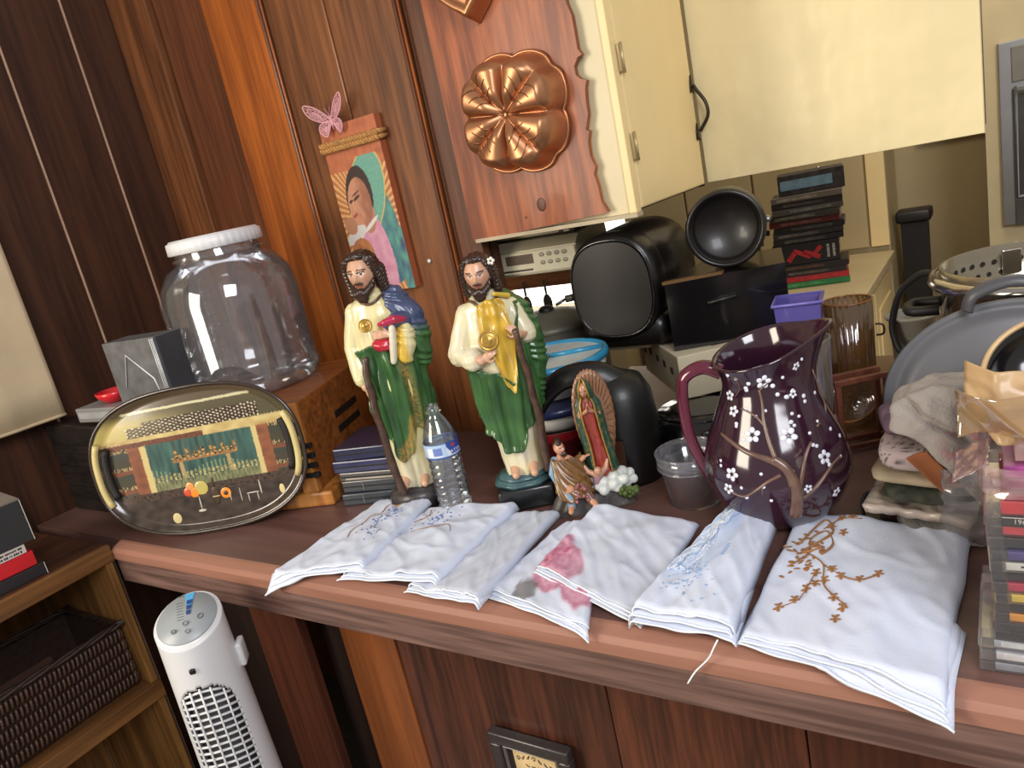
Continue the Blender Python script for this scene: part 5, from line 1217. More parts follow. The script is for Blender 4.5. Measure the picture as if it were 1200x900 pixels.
hank('folded white handkerchief with orange scroll and blue flower embroidery, leftmost of the row', [(447, 588), (509, 592), (432, 673), (317, 677)], (.001, .014), .010, 2, e1, seed=1.3, over=(0, 1), puff=.003)
e2 = [('embroidery', E_blue, spray(.34, .74, .09, .09, 42, .0026)), ('embroidery', E_brown, [('l', [(.20, .56), (.32, .60), (.44, .58), (.56, .62), (.68, .50)], .0008), ('l', [(.10, .9), (.16, .8), (.1, .7)], .0010)] + spray(.14, .84, .05, .05, 10, .0022))]
hank('folded white handkerchief with small blue flower sprig, second from the left', [(505, 597), (610, 600), (518, 688), (403, 676)], (.001, .016), .010, 2, e2, seed=4.1, over=(0, .5), puff=.003)
hank('narrow plain folded handkerchief with faint greyish tone, third from the left', [(600, 604), (658, 606), (566, 712), (480, 690)], (.001, .012), .010, 2, None, lambda u, v: mixc(WHC, GRYC, .6), seed=7.7, over=(0, .3))
def pink(u, v, spots, leafs):
    c = WHC
    for (a, b_, r) in spots:
        d = math.hypot((u - a), (v - b_) * .9) / r + .14 * noise.noise((u * 14, v * 14, a * 9))
        if d < 1: c = mixc(c, mixc(L((178, 84, 118)), L((218, 150, 172)), .5 + .5 * sin(d * 14) * .6 + .5 * noise.noise((u * 30, v * 30, 1))), .82 * sm(1, .8, d))
    for (a, b_, r) in leafs:
        d = math.hypot(u - a, v - b_) / r + .3 * noise.noise((u * 20, v * 20, 4))
        if d < 1: c = mixc(c, L((92, 84, 74)), .75 * sm(1, .7, d))
    return c
hank('folded handkerchief printed with pink peonies and dark leaves showing below its neighbour', [(664, 612), (704, 612), (690, 738), (572, 694)], (.001, .003), .008, 2, None, lambda u, v: pink(u, v, [(.50, .38, .24), (.78, .92, .22), (.85, .30, .22)], [(.62, .70, .12), (.34, .10, .13), (.5, .58, .08)]), seed=9.2, over=(0, .3))
hank('wide pale handkerchief with one pink flower at its front left corner', [(697, 599), (820, 615), (752, 730), (630, 672)], (.010, .003), .009, 2, None, lambda u, v: mixc(pink(u, v, [(.02, .30, .17), (.20, .13, .20), (.02, .08, .12)], [(.0, .0, .05)]), GRYC, .35 * sm(.2, .5, u)), seed=12.8, over=(.3, .2))
def ice(u, v):
    k = sm(.62, .50, u + .06 * sin(v * 8)) * sm(.20, .30, v); return mixc(WHC, L((186, 206, 238)), .55 * k)
e6 = [('embroidery', E_wht, [('l', [(.10 + .07 * i + .05 * cos(a * .8), .34 + .11 * j + .05 * sin(a * .8 + i * j) + .02 * cos(a * 1.9 + i)) for a in range(8)], .0008) for i in range(4) for j in range(5)]), ('embroidery', E_ice, [('l', [(.14 + .35 * q + .03 * sin(q * 30), .30 + .6 * q) for q in [k / 12 for k in range(13)]], .0013)] + [('p', .60, .42 + .022 * k, .004, .7) for k in range(5)] + spray(.34, .22, .15, .07, 70, .0022))]
hank('tall folded handkerchief with pale blue and white scroll embroidery standing a little higher', [(862, 606), (914, 615), (862, 752), (742, 735)], (.014, .006), .022, 2, e6, ice, seed=15.5, over=(.2, .2), puff=.012)
e7l = []
def fl(u, v, r, n=5): return [('p', u + r * cos(k * 2 * PI / n) * .7, v + r * sin(k * 2 * PI / n), .0042, k * 2 * PI / n) for k in range(n)]
e7l += [('l', [(.12, .50), (.18, .62), (.16, .74), (.24, .80), (.30, .70), (.26, .60)], .0018), ('l', [(.20, .60), (.30, .52), (.34, .40), (.40, .34), (.50, .28)], .0012), ('l', [(.30, .52), (.42, .47), (.52, .46), (.60, .52)], .0011), ('l', [(.28, .48), (.27, .36), (.24, .26), (.16, .20)], .0011), ('l', [(.22, .82), (.30, .90), (.42, .93)], .0013), ('l', [(.1, .7), (.2, .9), (.28, .78), (.14, .62), (.26, .66)], .0022)]
for (u, v) in ((.30, .92), (.36, .94), (.26, .84), (.34, .80), (.22, .50), (.28, .46), (.34, .42), (.26, .34), (.22, .26), (.15, .20), (.42, .32), (.48, .27), (.46, .20), (.42, .47), (.52, .47), (.60, .53), (.36, .50), (.30, .38)): e7l += fl(u, v, .018)
e7l += spray(.16, .62, .05, .08, 40, .005)
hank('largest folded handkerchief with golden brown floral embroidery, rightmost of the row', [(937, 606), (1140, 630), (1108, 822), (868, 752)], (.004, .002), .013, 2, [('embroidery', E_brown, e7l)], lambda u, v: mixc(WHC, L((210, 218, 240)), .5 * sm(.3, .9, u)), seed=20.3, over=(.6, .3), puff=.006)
p0 = on_y(826, 770, .700); p1 = on_y(805, 802, .700)
tag(obj('loose_thread', tube(nb(), spline([tuple(on_y(841, 750, .7095)), tuple(on_y(836, 760, .7085)), tuple(on_y(830, 772, .7085)), tuple(on_y(815, 787, .7085)), tuple(on_y(806, 801, .7085))], 5), .0011, 6), mat('thread_white', (236, 242, 250), .7)), 'loose white thread hanging over the counter edge below the blue-embroidered handkerchief', 'thread')
# ================================================================== RIGHT END OF THE COUNTER
random.seed(31)
G_CD = 'music disc cases stacked at the right end of the counter'
M_case = clear('case_clear', (.93, .93, .94), .10, .05, .10, (190, 190, 196))
cds = [((150, 152, 158), 'clear disc case at the very bottom of the disc stack'), ((206, 206, 208), 'clear disc case with white spine label, second from the bottom of the disc stack'), ((176, 178, 184), 'clear disc case with silver spine label, third from the bottom of the disc stack'), ((30, 30, 34), 'black disc case fourth from the bottom of the disc stack'), ((40, 38, 42), 'black disc case fifth from the bottom, just below the orange spine'),
       ((222, 150, 40), 'disc case with orange spine in the lower middle of the disc stack'), ((28, 26, 28), 'black disc case with a gold letter C on its spine'), ((222, 190, 70), 'disc case with yellow spine below the rose red one'), ((186, 40, 66), 'disc case with rose red spine in the middle of the disc stack'), ((26, 24, 28), 'black disc case directly under the white-labelled spine'),
       ((222, 220, 206), 'disc case with white spine directly below the purple one'), ((78, 62, 128), 'disc case with purple spine in the upper disc stack'), ((30, 24, 26), 'black disc case with pale letters CAR on the spine'), ((206, 58, 66), 'disc case with pinkish red spine in the upper disc stack'), ((26, 24, 24), 'black disc case with the number 1962 on its spine'), ((206, 40, 44), 'bright red disc case with yellow mark on top of the disc stack')]
z = CT + .0005; M_w = mat('print_white', (220, 214, 200), .5); M_y = mat('print_gold', (220, 180, 60), .4)
for i, (c, d) in enumerate(cds):
    h = .0118 if i < 15 else .0165
    dx = -.008 if i < 4 else (.004 if i < 9 else .001); dx += random.uniform(-.002, .002)
    t = thing('disc_case', d, 'disc case', (.036 + dx, .832 + random.uniform(-.003, .003), z), math.radians(2 + random.uniform(-2.5, 2.5)), G_CD)
    obj('clear_shell', box(nb(), (0, 0, h / 2), (.142, .125, h - .0006), bev=.0012), M_case, t, smooth=False)
    sp = obj('spine_card', box(nb(), (.006, -.003, h / 2), (.126, .114, h - .0035)), mat('cd_%d' % i, c, .4, var=.15, vscale=60), t, smooth=False)
    if i in (1, 2): obj('spine_label', box(nb(), (.004, -.0605, h / 2), (.11, .0008, .0055)), mat('lab_pale', (222, 222, 220), .5, var=.2, vscale=90), t, smooth=False)
    if i == 14: text('lettering', '1962', .0070, M_w, sp, T(-.040, -.0606, h / 2 - .0006) @ FRONT, .0002); obj('white_line', box(nb(), (.006, -.0604, h - .0024), (.124, .0006, .0008)), M_w, sp, smooth=False)
    if i == 12: text('lettering', 'CAR', .0070, M_w, sp, T(-.030, -.0606, h / 2 - .0006) @ FRONT, .0002)
    if i == 6: text('lettering', 'C', .0120, M_y, sp, T(-.014, -.0606, h / 2 - .0006) @ FRONT, .0002)
    if i == 10: text('lettering', 'MUSIC', .0052, mat('ink', (40, 30, 24), .7), sp, T(-.034, -.0606, h / 2 - .0006) @ FRONT, .0002) if False else obj('fine_print', box(nb(), (-.01, -.0604, h / 2), (.07, .0005, .0018)), mat('ink', (40, 30, 24), .7, var=.6, vscale=200), sp, smooth=False)
    if i == 15:
        b = nb(); tube(b, spline([(-.034, -.0606, .004), (-.030, -.0606, .011), (-.024, -.0606, .006), (-.018, -.0606, .012), (-.014, -.0606, .005)], 4), .0012, 5); obj('yellow_mark', b, M_y, sp)
    z += h
ztop = z
M_pk = clear('pink_film', (.94, .84, .86), .10, .12, .30, (206, 170, 172))
for i, (c, d) in enumerate([((122, 52, 96), 'magenta disc case, lower of two inside the pink plastic sleeve'), ((150, 70, 130), 'mauve disc case, upper of two inside the pink plastic sleeve')]):
    t = thing('disc_case', d, 'disc case', (.046, .845, ztop + .003 + .0125 * i), math.radians(1 + i), 'disc cases in the pink plastic sleeve')
    obj('case', box(nb(), (0, 0, .006), (.128, .115, .0115), bev=.001), mat('pinkcd%d' % i, c, .35, coat=.3, var=.35, vscale=50), t, smooth=False)
t = thing('plastic_sleeve', 'crinkled pinkish clear plastic sleeve around discs above the disc stack', 'sleeve', (.044, .840, ztop + .0008))
b = nb()
def _slv(u, v):
    a = 2 * PI * u; x, y = squircle(a, .080, .073, .35); w_ = .0035 * noise.noise((cos(a) * 4, sin(a) * 4, v * 4)); return (x * (1 + w_ * 6) - .002, y + w_, .001 + .030 * v)
grid(b, _slv, 90, 14, cu=True); obj('film', b, M_pk, t)
b = nb(); grid(b, lambda u, v: (-.104 + .032 * u + .0, -.055 + .075 * v, .018 - .010 * (1 - u) + .010 * u + .003 * noise.noise((u * 5, v * 6, 2))), 14, 20); thicken(b, .0006); obj('loose_flap', b, M_pk, t)
t = thing('blue_box', 'small blue box wrapped under the covered bowl', 'box', (.052, .838, ztop + .0320), math.radians(3))
obj('carton', box(nb(), (.012, -.015, .0105), (.105, .07, .020), bev=.002), mat('box_blue', (92, 138, 184), .45, var=.1), t, smooth=False)
obj('film_panel', box(nb(), (-.052, -.012, .0105), (.018, .07, .020)), M_pk, t, smooth=False)
t = thing('black_bowl', 'glossy black bowl with tan rim tipped forward at the right edge', 'bowl', (.036, .945, ztop + .062), rot=(math.radians(44), 0, math.radians(-6)))
obj('bowl', lathe(nb(), [(0, -.040), (.024, -.040), (.050, -.030), (.069, -.005), (.072, .008), (.069, .008), (.065, -.004), (.046, -.026), (0, -.035)], 56), M_blk, t)
obj('rim', tube(nb(), [(.0710 * cos(2 * PI * k / 64), .0710 * sin(2 * PI * k / 64), .009) for k in range(64)], .0032, 8, closed=True), mat('rim_tan', (186, 156, 112), .35, coat=.2), t, label='tan glazed rim')
obj('contents', ell(nb(), (.014, -.018, -.014), (.042, .038, .020)), mat('contents_tan', (166, 142, 108), .8, bump=.6, bscale=50), t)
t = thing('tan_wrapper', 'crumpled tan paper and plastic wrapper hanging in front of the black bowl', 'wrapper', (.05, .798, ztop + .054))
b = nb()
def _wrap(u, v):
    x = -.098 + .17 * u; zt_ = .058 - .006 * u; zb_ = -.006 + .030 * abs(u - .16) / .16 * (u < .16) ; zz = zb_ + (zt_ - zb_) * v
    y = -.010 + .030 * v + .012 * abs(2 * ((u * 2.6) % 1) - 1) + .006 * noise.noise((u * 7, v * 5, 1)) + (.03 * (1 - u / .16) if u < .16 else 0)
    return (x, y, zz)
grid(b, _wrap, 50, 30); thicken(b, .001); obj('sheet', b, mat('wrapper_tan', (190, 158, 116), .45, coat=.2, var=.15, vscale=20), t)
b = nb(); grid(b, lambda u, v: (-.102 + .07 * u, -.016 + .014 * sin(5 * u + 3 * v) - .004 * v, .004 + .050 * v - .012 * u * v), 24, 20); thicken(b, .0006); obj('clear_film', b, clear('tan_film', (.90, .80, .66), .14, .06, .32, (196, 164, 120)), t)

# folded towels and packets
def pad(t, nm, cx, cy, z0, sx, sy, h, m, rz=0, seed=0, folds=2, paint=None):
    b = nb(); R2 = Matrix.Rotation(rz, 3, 'Z')
    def f(u, v):
        a = 2 * PI * u; ph = PI * (v - .5)
        ex, ez = squircle(a, 1, 1, .5); c_ = abs(cos(ph)) ** .5; s_ = math.copysign(abs(sin(ph)) ** .7, sin(ph))
        p = Vector((sx * ex * c_, sy * ez * c_, h * .5 + h * .5 * s_))
        k = noise.noise((p.x * 28 + seed, p.y * 28, p.z * 50)); p.z = max(.0003, p.z + .18 * h * k); p.x += .05 * sx * noise.noise((p.y * 40, p.z * 60, seed)) + .03 * sx * sin(folds * PI * p.z / h) * 1; p.y += .04 * sy * noise.noise((p.x * 40, p.z * 60, seed + 3))
        q = R2 @ p; return (q.x + cx, q.y + cy, q.z + z0)
    grid(b, f, 60, 26, cu=True); bmesh.ops.remove_doubles(b, verts=b.verts[:], dist=.0001)
    return obj(nm, b, m, t, paint=paint)
PX, PY = -.107, 1.090
M_ter = lambda n, c: mat(n, c, .95, spec=.1, var=.18, vscale=40, bump=1.0, bscale=260)
G = 'towels and packets piled beside the disc stack'
t = thing('folded_towel', 'grey folded towel at the bottom of the towel pile', 'towel', (PX, PY, CT + .0005), .1, G); pad(t, 'towel', .008, .0, 0, .052, .075, .026, M_ter('terry_grey', (108, 104, 102)), 0, 1, 4)
t = thing('foil_packet', 'crinkled pale packet lying across the grey towel in the pile', 'packet', (PX - .006, PY, CT + .0275), math.radians(-6), G)
b = nb(); grid(b, lambda u, v: (-.070 + .135 * u, -.066 + .13 * v, .010 + .010 * (1 - u) + .0035 * noise.noise((u * 9, v * 9, 5)) - .004 * abs(2 * u - 1) ** 6), 40, 36); thicken(b, .012); obj('packet', b, mat('packet_pale', (176, 162, 152), .35, coat=.3, var=.25, vscale=30), t)
t = thing('folded_cloth', 'dark green and black patterned cloth in the middle of the towel pile', 'cloth', (PX, PY, CT + .049), .05, G); pad(t, 'cloth', 0, 0, 0, .058, .068, .026, mat('cloth_green', (52, 54, 44), .85, var=.7, vscale=60, bump=.6), 0, 5, 5)
t = thing('cream_cloth', 'cream cloth with dark lower edge above the green cloth in the pile', 'cloth', (PX - .012, PY, CT + .0745), -.1, G); pad(t, 'cloth', 0, 0, 0, .055, .066, .018, mat('cloth_cream', (158, 142, 118), .9, var=.2, bump=.6), 0, 9, 3)
t = thing('speckled_cloth', 'white cloth speckled with black dots on the left side of the towel pile', 'cloth', (PX - .022, PY, CT + .0925), 0, G)
pad(t, 'cloth', 0, 0, 0, .038, .060, .036, mat_vc('cloth_speckle', .9, bump=.4, bscale=200), 0, 12, 2, paint=lambda co: L((56, 50, 52)) if noise.noise(Vector((co[0] * 520, co[1] * 520, co[2] * 520))) > .33 else L((168, 150, 148)))
t = thing('orange_cloth', 'orange brown strip of cloth tucked into the towel pile', 'cloth', (PX + .008, PY - .064, CT + .070), 0, G)
b = nb(); grid(b, lambda u, v: (-.014 + .040 * v * 1.0 - .016 * (1 - u) + .010 * u, -.006 + .006 * sin(3 * u) + .004 * v, .052 - .050 * v + .010 * u), 16, 20); thicken(b, .003); obj('strip', b, mat('cloth_orange', (142, 84, 48), .9, bump=.4), t)
t = thing('purple_cloth', 'crumpled purple and maroon cloth at the upper left of the towel pile', 'cloth', (PX - .036, PY + .012, CT + .128), .3, G); pad(t, 'cloth', 0, 0, 0, .024, .035, .036, mat('cloth_purple', (96, 74, 92), .8, var=.5, vscale=40, bump=.5), 0, 15, 2)
t = thing('terry_towel', 'light grey terry towel with pink print draped over the top of the pile', 'towel', (PX, PY, CT), 0, G)
b = nb()
def _tow(u, v):
    a = 2 * PI * u; ph = v * PI / 2                                        # v 0 hem, 1 crown
    hem = .150 - .075 * sm(-.2, .8, cos(a)) - .035 * sm(.2, .9, -sin(a)) * sm(-.6, .3, cos(a))
    ex, ey = squircle(a, .066, .066, .8); k = cos(ph) ** .6
    x = .020 + ex * k * (1 + .10 * sm(.3, .9, cos(a)) * (1 - v)); y = -.004 + ey * k
    z = hem + (.208 + .012 * cos(a) * k - hem) * sin(ph) ** .8
    z += .006 * noise.noise((x * 40, y * 40, 3)) ; g_ = x * .6 + (z - .165) * 1.0 - .012
    d = .010 * math.exp(-(g_ / .006) ** 2) * sm(.2, .7, -sin(a)); f_ = .004 * sin(a * 7 + 3 * v) * (1 - v)
    n_ = Vector((cos(a), sin(a), .3)); q = Vector((x, y, z)) - n_ * d + n_ * f_ + n_ * .006 * noise.noise((x * 50, y * 50, z * 50)); return q
grid(b, _tow, 90, 50, cu=True); bmesh.ops.remove_doubles(b, verts=b.verts[:], dist=.0003); thicken(b, .006)
tp = lambda co: mixc(L((158, 150, 144)), L((166, 96, 110)), sm(.1, .45, noise.noise(Vector((co[0] * 60, co[1] * 60, co[2] * 60))) + .1) * math.exp(-((co[0] - .045) / .026) ** 2 - ((co[2] - .140) / .022) ** 2) * (1 if co[1] < -.02 else 0))
obj('towel', b, mat_vc('terry_print', .95, bump=1.0, bscale=260, spec=.1), t, paint=tp)
b = nb()
def _bag(u, v):
    a = -2.6 + 3.3 * u; x, y = squircle(a, .040, .072, .6); return (.046 + x * (1 + .25 * noise.noise((u * 8, v * 5, 1))), y + .006 * noise.noise((u * 9, v * 7, 4)) - .006, .004 + .105 * v + .006 * noise.noise((u * 6, 1, 2)))
t = thing('plastic_bag', 'crumpled clear plastic bag around the right side of the towel pile', 'bag', (PX, PY, CT)); grid(b, _bag, 60, 30); obj('film', b, clear('bag_clear', (.88, .86, .86), .10, .14, .28, (150, 142, 140)), t)
t = thing('black_strap', 'thin black strap looping on the counter behind the largest handkerchief', 'strap', (0, 0, 0))
obj('strap', tube(nb(), spline([(-.192, 1.060, CT + .004), (-.197, 1.075, CT + .022), (-.191, 1.088, CT + .034), (-.180, 1.085, CT + .028), (-.170, 1.066, CT + .010), (-.156, 1.060, CT + .004), (-.120, 1.050, CT + .004), (-.060, 1.000, CT + .004)], 7), .0032, 8, flat=.6), M_bin, t)

# ================================================================== ON THE WALLS
cv = thing('canvas_print', 'narrow wooden plaque with a printed veiled woman hung on the plank wall', 'picture', (-1.2875, 1.392, 1.50))
hw, zt, zb = .090, .198, -.205
def canvas_paint(co):
    s, q = co[0] / .09, (co[2] - zb) / (zt - zb)        # s -1..1, q 0..1
    n = noise.noise((s * 6, q * 18, 1)); n2 = noise.noise((s * 20, q * 60, 2))
    c = mixc(L((188, 108, 70)), L((166, 92, 58)), .5 + n)                     # terracotta ground
    if q > .80: return c
    r_ = ((math.atan2(q - .45, (s - .0) * .35) * 9) % 1)
    if abs(s) > .35 and q < .74: c = mixc(L((214, 166, 106)), L((176, 106, 66)), 0 if r_ < .45 else 1)
    def el(cx, cz, rx, rz, rot=0):
        dx, dz = s - cx, (q - cz) * 2.2; X = dx * cos(rot) + dz * sin(rot); Z = -dx * sin(rot) + dz * cos(rot); return (X / rx) ** 2 + (Z / rz) ** 2
    teal, pink, gold = L((88, 152, 136)), L((196, 128, 156)), L((204, 172, 96))
    if el(.42, .36, .52, .72, .3) < 1: c = mixc(teal, L((62, 104, 120)), .5 + .6 * n + (.4 - q))
    if el(.10, .58, .78, .44, .5) < 1.12: c = gold
    if el(.10, .58, .78, .44, .5) < 1: c = mixc(teal, L((120, 170, 150)), .5 + .7 * n2)
    if el(-.17, .57, .50, .39, .4) < 1: c = L((52, 36, 34))
    if el(.06, .20, .46, .62, .25) < 1: c = mixc(pink, L((214, 160, 176)), .5 + .6 * n)
    if el(-.02, .45, .26, .20, .3) < 1: c = L((176, 120, 96))
    if el(-.22, .53, .43, .34, .35) < 1:
        c = mixc(L((194, 136, 106)), L((150, 96, 74)), sm(-.4, .1, s + .2 * n))
        if el(-.28, .575, .13, .022, .2) < 1 or el(-.50, .56, .08, .02, .2) < 1: c = L((70, 42, 36))
        if el(-.28, .60, .15, .012, .2) < 1: c = L((80, 50, 40))
        if el(-.47, .475, .10, .022, .2) < 1: c = L((160, 70, 66))
        if el(-.45, .53, .03, .06, .2) < 1: c = L((206, 152, 122))
    if el(-.60, .36, .40, .10, .2) < 1: c = L((206, 200, 196))
    if el(-.72, .42, .22, .12, 0) < 1: c = L((176, 124, 92))
    if el(-.55, .22, .42, .26, .1) < 1: c = mixc(L((186, 120, 70)), L((150, 92, 60)), .5 + n)
    if el(.02, .41, .30, .03, .3) < 1: c = L((214, 206, 200))
    if s > .72 and q < .36: c = mixc(L((66, 96, 116)), teal, .5 + n)
    return mixc(c, L((120, 80, 60)), .12 * max(0, n2))
b = nb(); box(b, (0, 0, (zt + zb) / 2), (2 * hw - .001, .020, zt - zb)); obj('board', b, mat('board_terracotta', (168, 92, 58), .5), cv, smooth=False)
b = nb(); grid(b, lambda u, v: (-hw + 2 * hw * u, -.0108, zb + (zt - zb) * v), 90, 190); obj('printed_face', b, mat_vc('canvas_print', .45, bump=.12, bscale=300), cv, paint=canvas_paint, label='printed portrait of a veiled woman in teal and pink')
M_rope = mat('jute_rope', (176, 128, 72), .85, var=.3, vscale=150)
for k, dz in enumerate((.146, .158)):
    rp = nb()
    for ph in (0, PI):
        tube(rp, [(x, -.0165 - .0035 * sin(q * 1.1 + ph), dz + .0045 * cos(q * 1.1 + ph)) for q, x in enumerate([-hw - .004 + (2 * hw + .008) * j / 60 for j in range(61)])], .0042, 6)
    for sx in (-1, 1): tube(rp, [(sx * (hw + .0045), -.016, dz), (sx * (hw + .0045), .010, dz + .003)], .006, 7)
    obj('rope', rp, M_rope, cv)
bt = thing('paper_butterfly', 'pink filigree paper butterfly stuck on the plank wall above the plaque', 'butterfly', (-1.322, 1.376, 1.712), rot=(0, math.radians(-4), math.radians(8))); bt.scale = (.80, .80, .80)
M_pink = mat('pink_paper', (206, 150, 156), .5)
for sd in (-1, 1):
    up = [(sd * x, 0, z) for x, z in ((.002, .0), (.018, .022), (.040, .044), (.066, .056), (.068, .040), (.056, .018), (.034, .002), (.012, -.006))]
    lo = [(sd * x, 0, z) for x, z in ((.003, -.006), (.022, -.004), (.038, -.012), (.040, -.030), (.026, -.044), (.018, -.036), (.010, -.022))]
    for nm, w_, cx, cz in (('upper_wing', up, .036, .020), ('lower_wing', lo, .024, -.022)):
        b = nb(); cs = spline(w_, 6, closed=True); tl = (.014 if nm == 'upper_wing' else .010)
        fold = lambda p: Vector((p[0], -.004 - .30 * abs(p[0]), p[2]))
        tube(b, [fold(p) for p in cs], .0026, 6, closed=True)
        for q in range(0, len(cs), 4):
            c_ = Vector((sd * cx, 0, cz)); e_ = cs[q]; tube(b, [fold(c_ * (1 - k / 5) + e_ * (k / 5) + Vector((0, 0, .0025 * sin(k * 2.2)))) for k in range(6)], .0013, 5)
        for rr in (.35, .68): tube(b, [fold(Vector((sd * cx, 0, cz)) * (1 - rr) + e_ * rr) for e_ in cs[::2]], .0014, 5, closed=True)
        obj(nm, b, M_pink, bt)
b = nb(); tube(b, [(0, -.004, -.030), (0, -.006, -.01), (0, -.006, .012)], [.0018, .0034, .0024], 8)
for sd in (-1, 1): tube(b, [(0, -.006, .012), (sd * .006, -.006, .026), (sd * .010, -.006, .034)], .0008, 5)
obj('body', b, M_pink, bt)
tag(obj('wall_tack', ell(nb(), tuple(on_y(503, 306, 1.401)), (.006, .004, .006)), mat('tack', (206, 200, 196), .3, metal=.4)), 'small pale tack in the plank wall right of the taller statue', 'tack')

cu = thing('curtain', 'cream curtain hanging on the left wall above the shelf unit', 'curtain', (-1.985, .62, 1.165))
b = nb(); grid(b, lambda u, v: (.010 * sin(u * 13) * (.7 + .3 * v) + .010 * sm(.75, .85, u), -.42 + .675 * u, 1.1 * v), 80, 14); thicken(b, .004); obj('fabric', b, mat('curtain_cream', (206, 186, 152), .8, var=.05, bump=.2, bscale=200), cu)
obj('bottom_hem', tube(nb(), [(.010 * sin(u / 40 * 13) * .7 + .010 * sm(.75, .85, u / 40), -.42 + .675 * u / 40, .004) for u in range(41)], .0045, 6), mat('curtain_hem', (196, 176, 142), .8), cu)
obj('rod', tube(nb(), [(0, -.5, 1.12), (0, .29, 1.12)], .010, 8), M_bin, cu)

# ================================================================== LEFT FOREGROUND
# tower fan
fp = (-1.205, .600)
fn = thing('tower_fan', 'white tower fan with slanted control panel standing in front of the counter', 'fan', (fp[0], fp[1], 0), math.radians(43))
M_fw = mat('fan_white', (216, 216, 218), .35, var=.03); M_fg = mat('fan_grey', (150, 156, 160), .35, var=.05)
RXF, RYF, ZT0, ZT1 = .0575, .056, .868, .914
def top_z(y): return ZT0 + (ZT1 - ZT0) * (y + RYF) / (2 * RYF)
b = nb()
def _fan(u, v):
    a = 2 * PI * u; x, y = RXF * sin(a), -RYF * cos(a); k = 1 + .26 * (1 - v) ; zt_ = top_z(y)
    return (x * k, y * k, .06 + (zt_ - .06) * v)
# shell leaves the grille opening free
def in_grille(x, z): 
    w_ = .044; h0 = .790
    if z > h0: return False
    return abs(x) < w_ * math.sqrt(max(0, 1 - max(0, (z - (h0 - .05)) / .05) ** 2)) ** .8
V = [[b.verts.new(_fan(i / 160, j / 150)) for j in range(151)] for i in range(160)]
for i in range(160):
    for j in range(150):
        q = (V[i][j], V[(i + 1) % 160][j], V[(i + 1) % 160][j + 1], V[i][j + 1]); c = sum((v_.co for v_ in q), Vector()) / 4
        if c.y < 0 and in_grille(c.x / (1 + .26 * (1 - c.z / .89)), c.z) and c.z > .12: continue
        b.faces.new(q)
thicken(b, .003); obj('body', b, M_fw, fn)
obj('dark_interior', lathe(nb(), [(0, .07), (.046, .07), (.046, .82), (0, .82)], 40), mat('fan_inside', (34, 34, 38), .6), fn)
slats = []
tilt = math.atan2(ZT1 - ZT0, 2 * RYF)
for k in range(50):
    z = .128 + .0133 * k
    kk = 1 + .26 * (1 - z / .89); half = .0445 * kk * (math.sqrt(max(0.02, 1 - max(0, (z - .740) / .05) ** 2)) ** .8 if z > .740 else 1)
    if z > .788: continue
    P = [(x, -math.sqrt(max(1e-6, 1 - (x / (RXF * kk)) ** 2)) * RYF * kk + .002, z + .008 * (1 - (x / half) ** 2) - .006) for x in [half * (-1 + 2 * j / 8) for j in range(9)]]
    obj('slat', tube(nb(), P, .0026, 5), M_fw, fn)
for x in (-.033, -.0165, 0, .0165, .033):
    zt_ = .740 + .05 * math.sqrt(1 - (x / .0445) ** 2)
    obj('grille_bar', tube(nb(), [(x * (1 + .26 * (1 - z / .89)), -math.sqrt(1 - (x / RXF) ** 2) * RYF * (1 + .26 * (1 - z / .89)) - .001, z) for z in [.12 + (zt_ - .12) * j / 10 for j in range(11)]], .0019, 5), M_fw, fn)
Mp = T(0, 0, (ZT0 + ZT1) / 2) @ RX(tilt)
stretch = 1 / cos(tilt)
b = nb(); lathe(b, [(0, .0045), (.050, .004), (.054, .0015), (.0573, -.003), (.0573, -.010)], 72); xf(b, Matrix.Diagonal((1, stretch * RYF / RXF, 1, 1))); xf(b, Mp); obj('top_rim', b, M_fw, fn)
b = nb(); lathe(b, [(0, .0068), (.0505, .0064), (.0515, .003)], 72); xf(b, Matrix.Diagonal((1, stretch * RYF / RXF, 1, 1))); xf(b, Mp)
cp = obj('control_panel', b, M_fg, fn, label='pale grey oval control panel')
def onp(bm): return xf(bm, Mp @ Matrix.Diagonal((.68, .70, 1, 1)))
b = nb(); prism(b, [(-.013, .062), (.013, .062), (.008, .012), (-.001, .012)], .0006, T(.002, .012, .0070)); obj('blue_indicator', onp(b), mat('indicator_blue', (80, 158, 206), .3), cp, smooth=False)
b = nb()
for k in range(3): prism(b, [(-.007 + k * .0005, 0), (.008 - k * .0008, 0), (.007 - k * .0008, -.013), (-.006 + k * .0008, -.013)], .0004, T(.004, .052 - .016 * k, .0077))
obj('dark_segment', onp(b), mat('indicator_navy', (36, 66, 120), .3), cp, smooth=False)
for (x, y, r) in ((.0, -.020, .0085), (-.028, -.036, .0070), (.008, -.046, .0075)):
    b = nb(); bmesh.ops.create_cone(b, segments=24, radius1=r, radius2=r * .9, depth=.0016, cap_ends=True, matrix=T(x, y, .0078)); o = obj('button', onp(b), mat('fan_button', (150, 152, 156), .35), cp, smooth=False)
    b = nb(); tube(b, [(x + r * .7 * cos(2 * PI * k / 20), y + r * .7 * sin(2 * PI * k / 20), .0088) for k in range(20)], .0008, 5, closed=True); obj('button_ring', onp(b), mat('fan_mark', (96, 100, 106), .4), o)
b = nb()
for k in range(7): box(b, (-.022 + .0012 * k, .050 - .009 * k, .0072), (.016, .0012, .0006))
box(b, (-.012, .071, .0072), (.034, .0016, .0006))
for k in range(3): tube(b, [(.036 + .007 * cos(a * .7 + k * 2.1), -.008 + .007 * sin(a * .7 + k * 2.1), .0074) for a in range(4)], .0013, 5)
obj('panel_marking', onp(b), mat('fan_mark', (96, 100, 106), .4), cp, smooth=False)
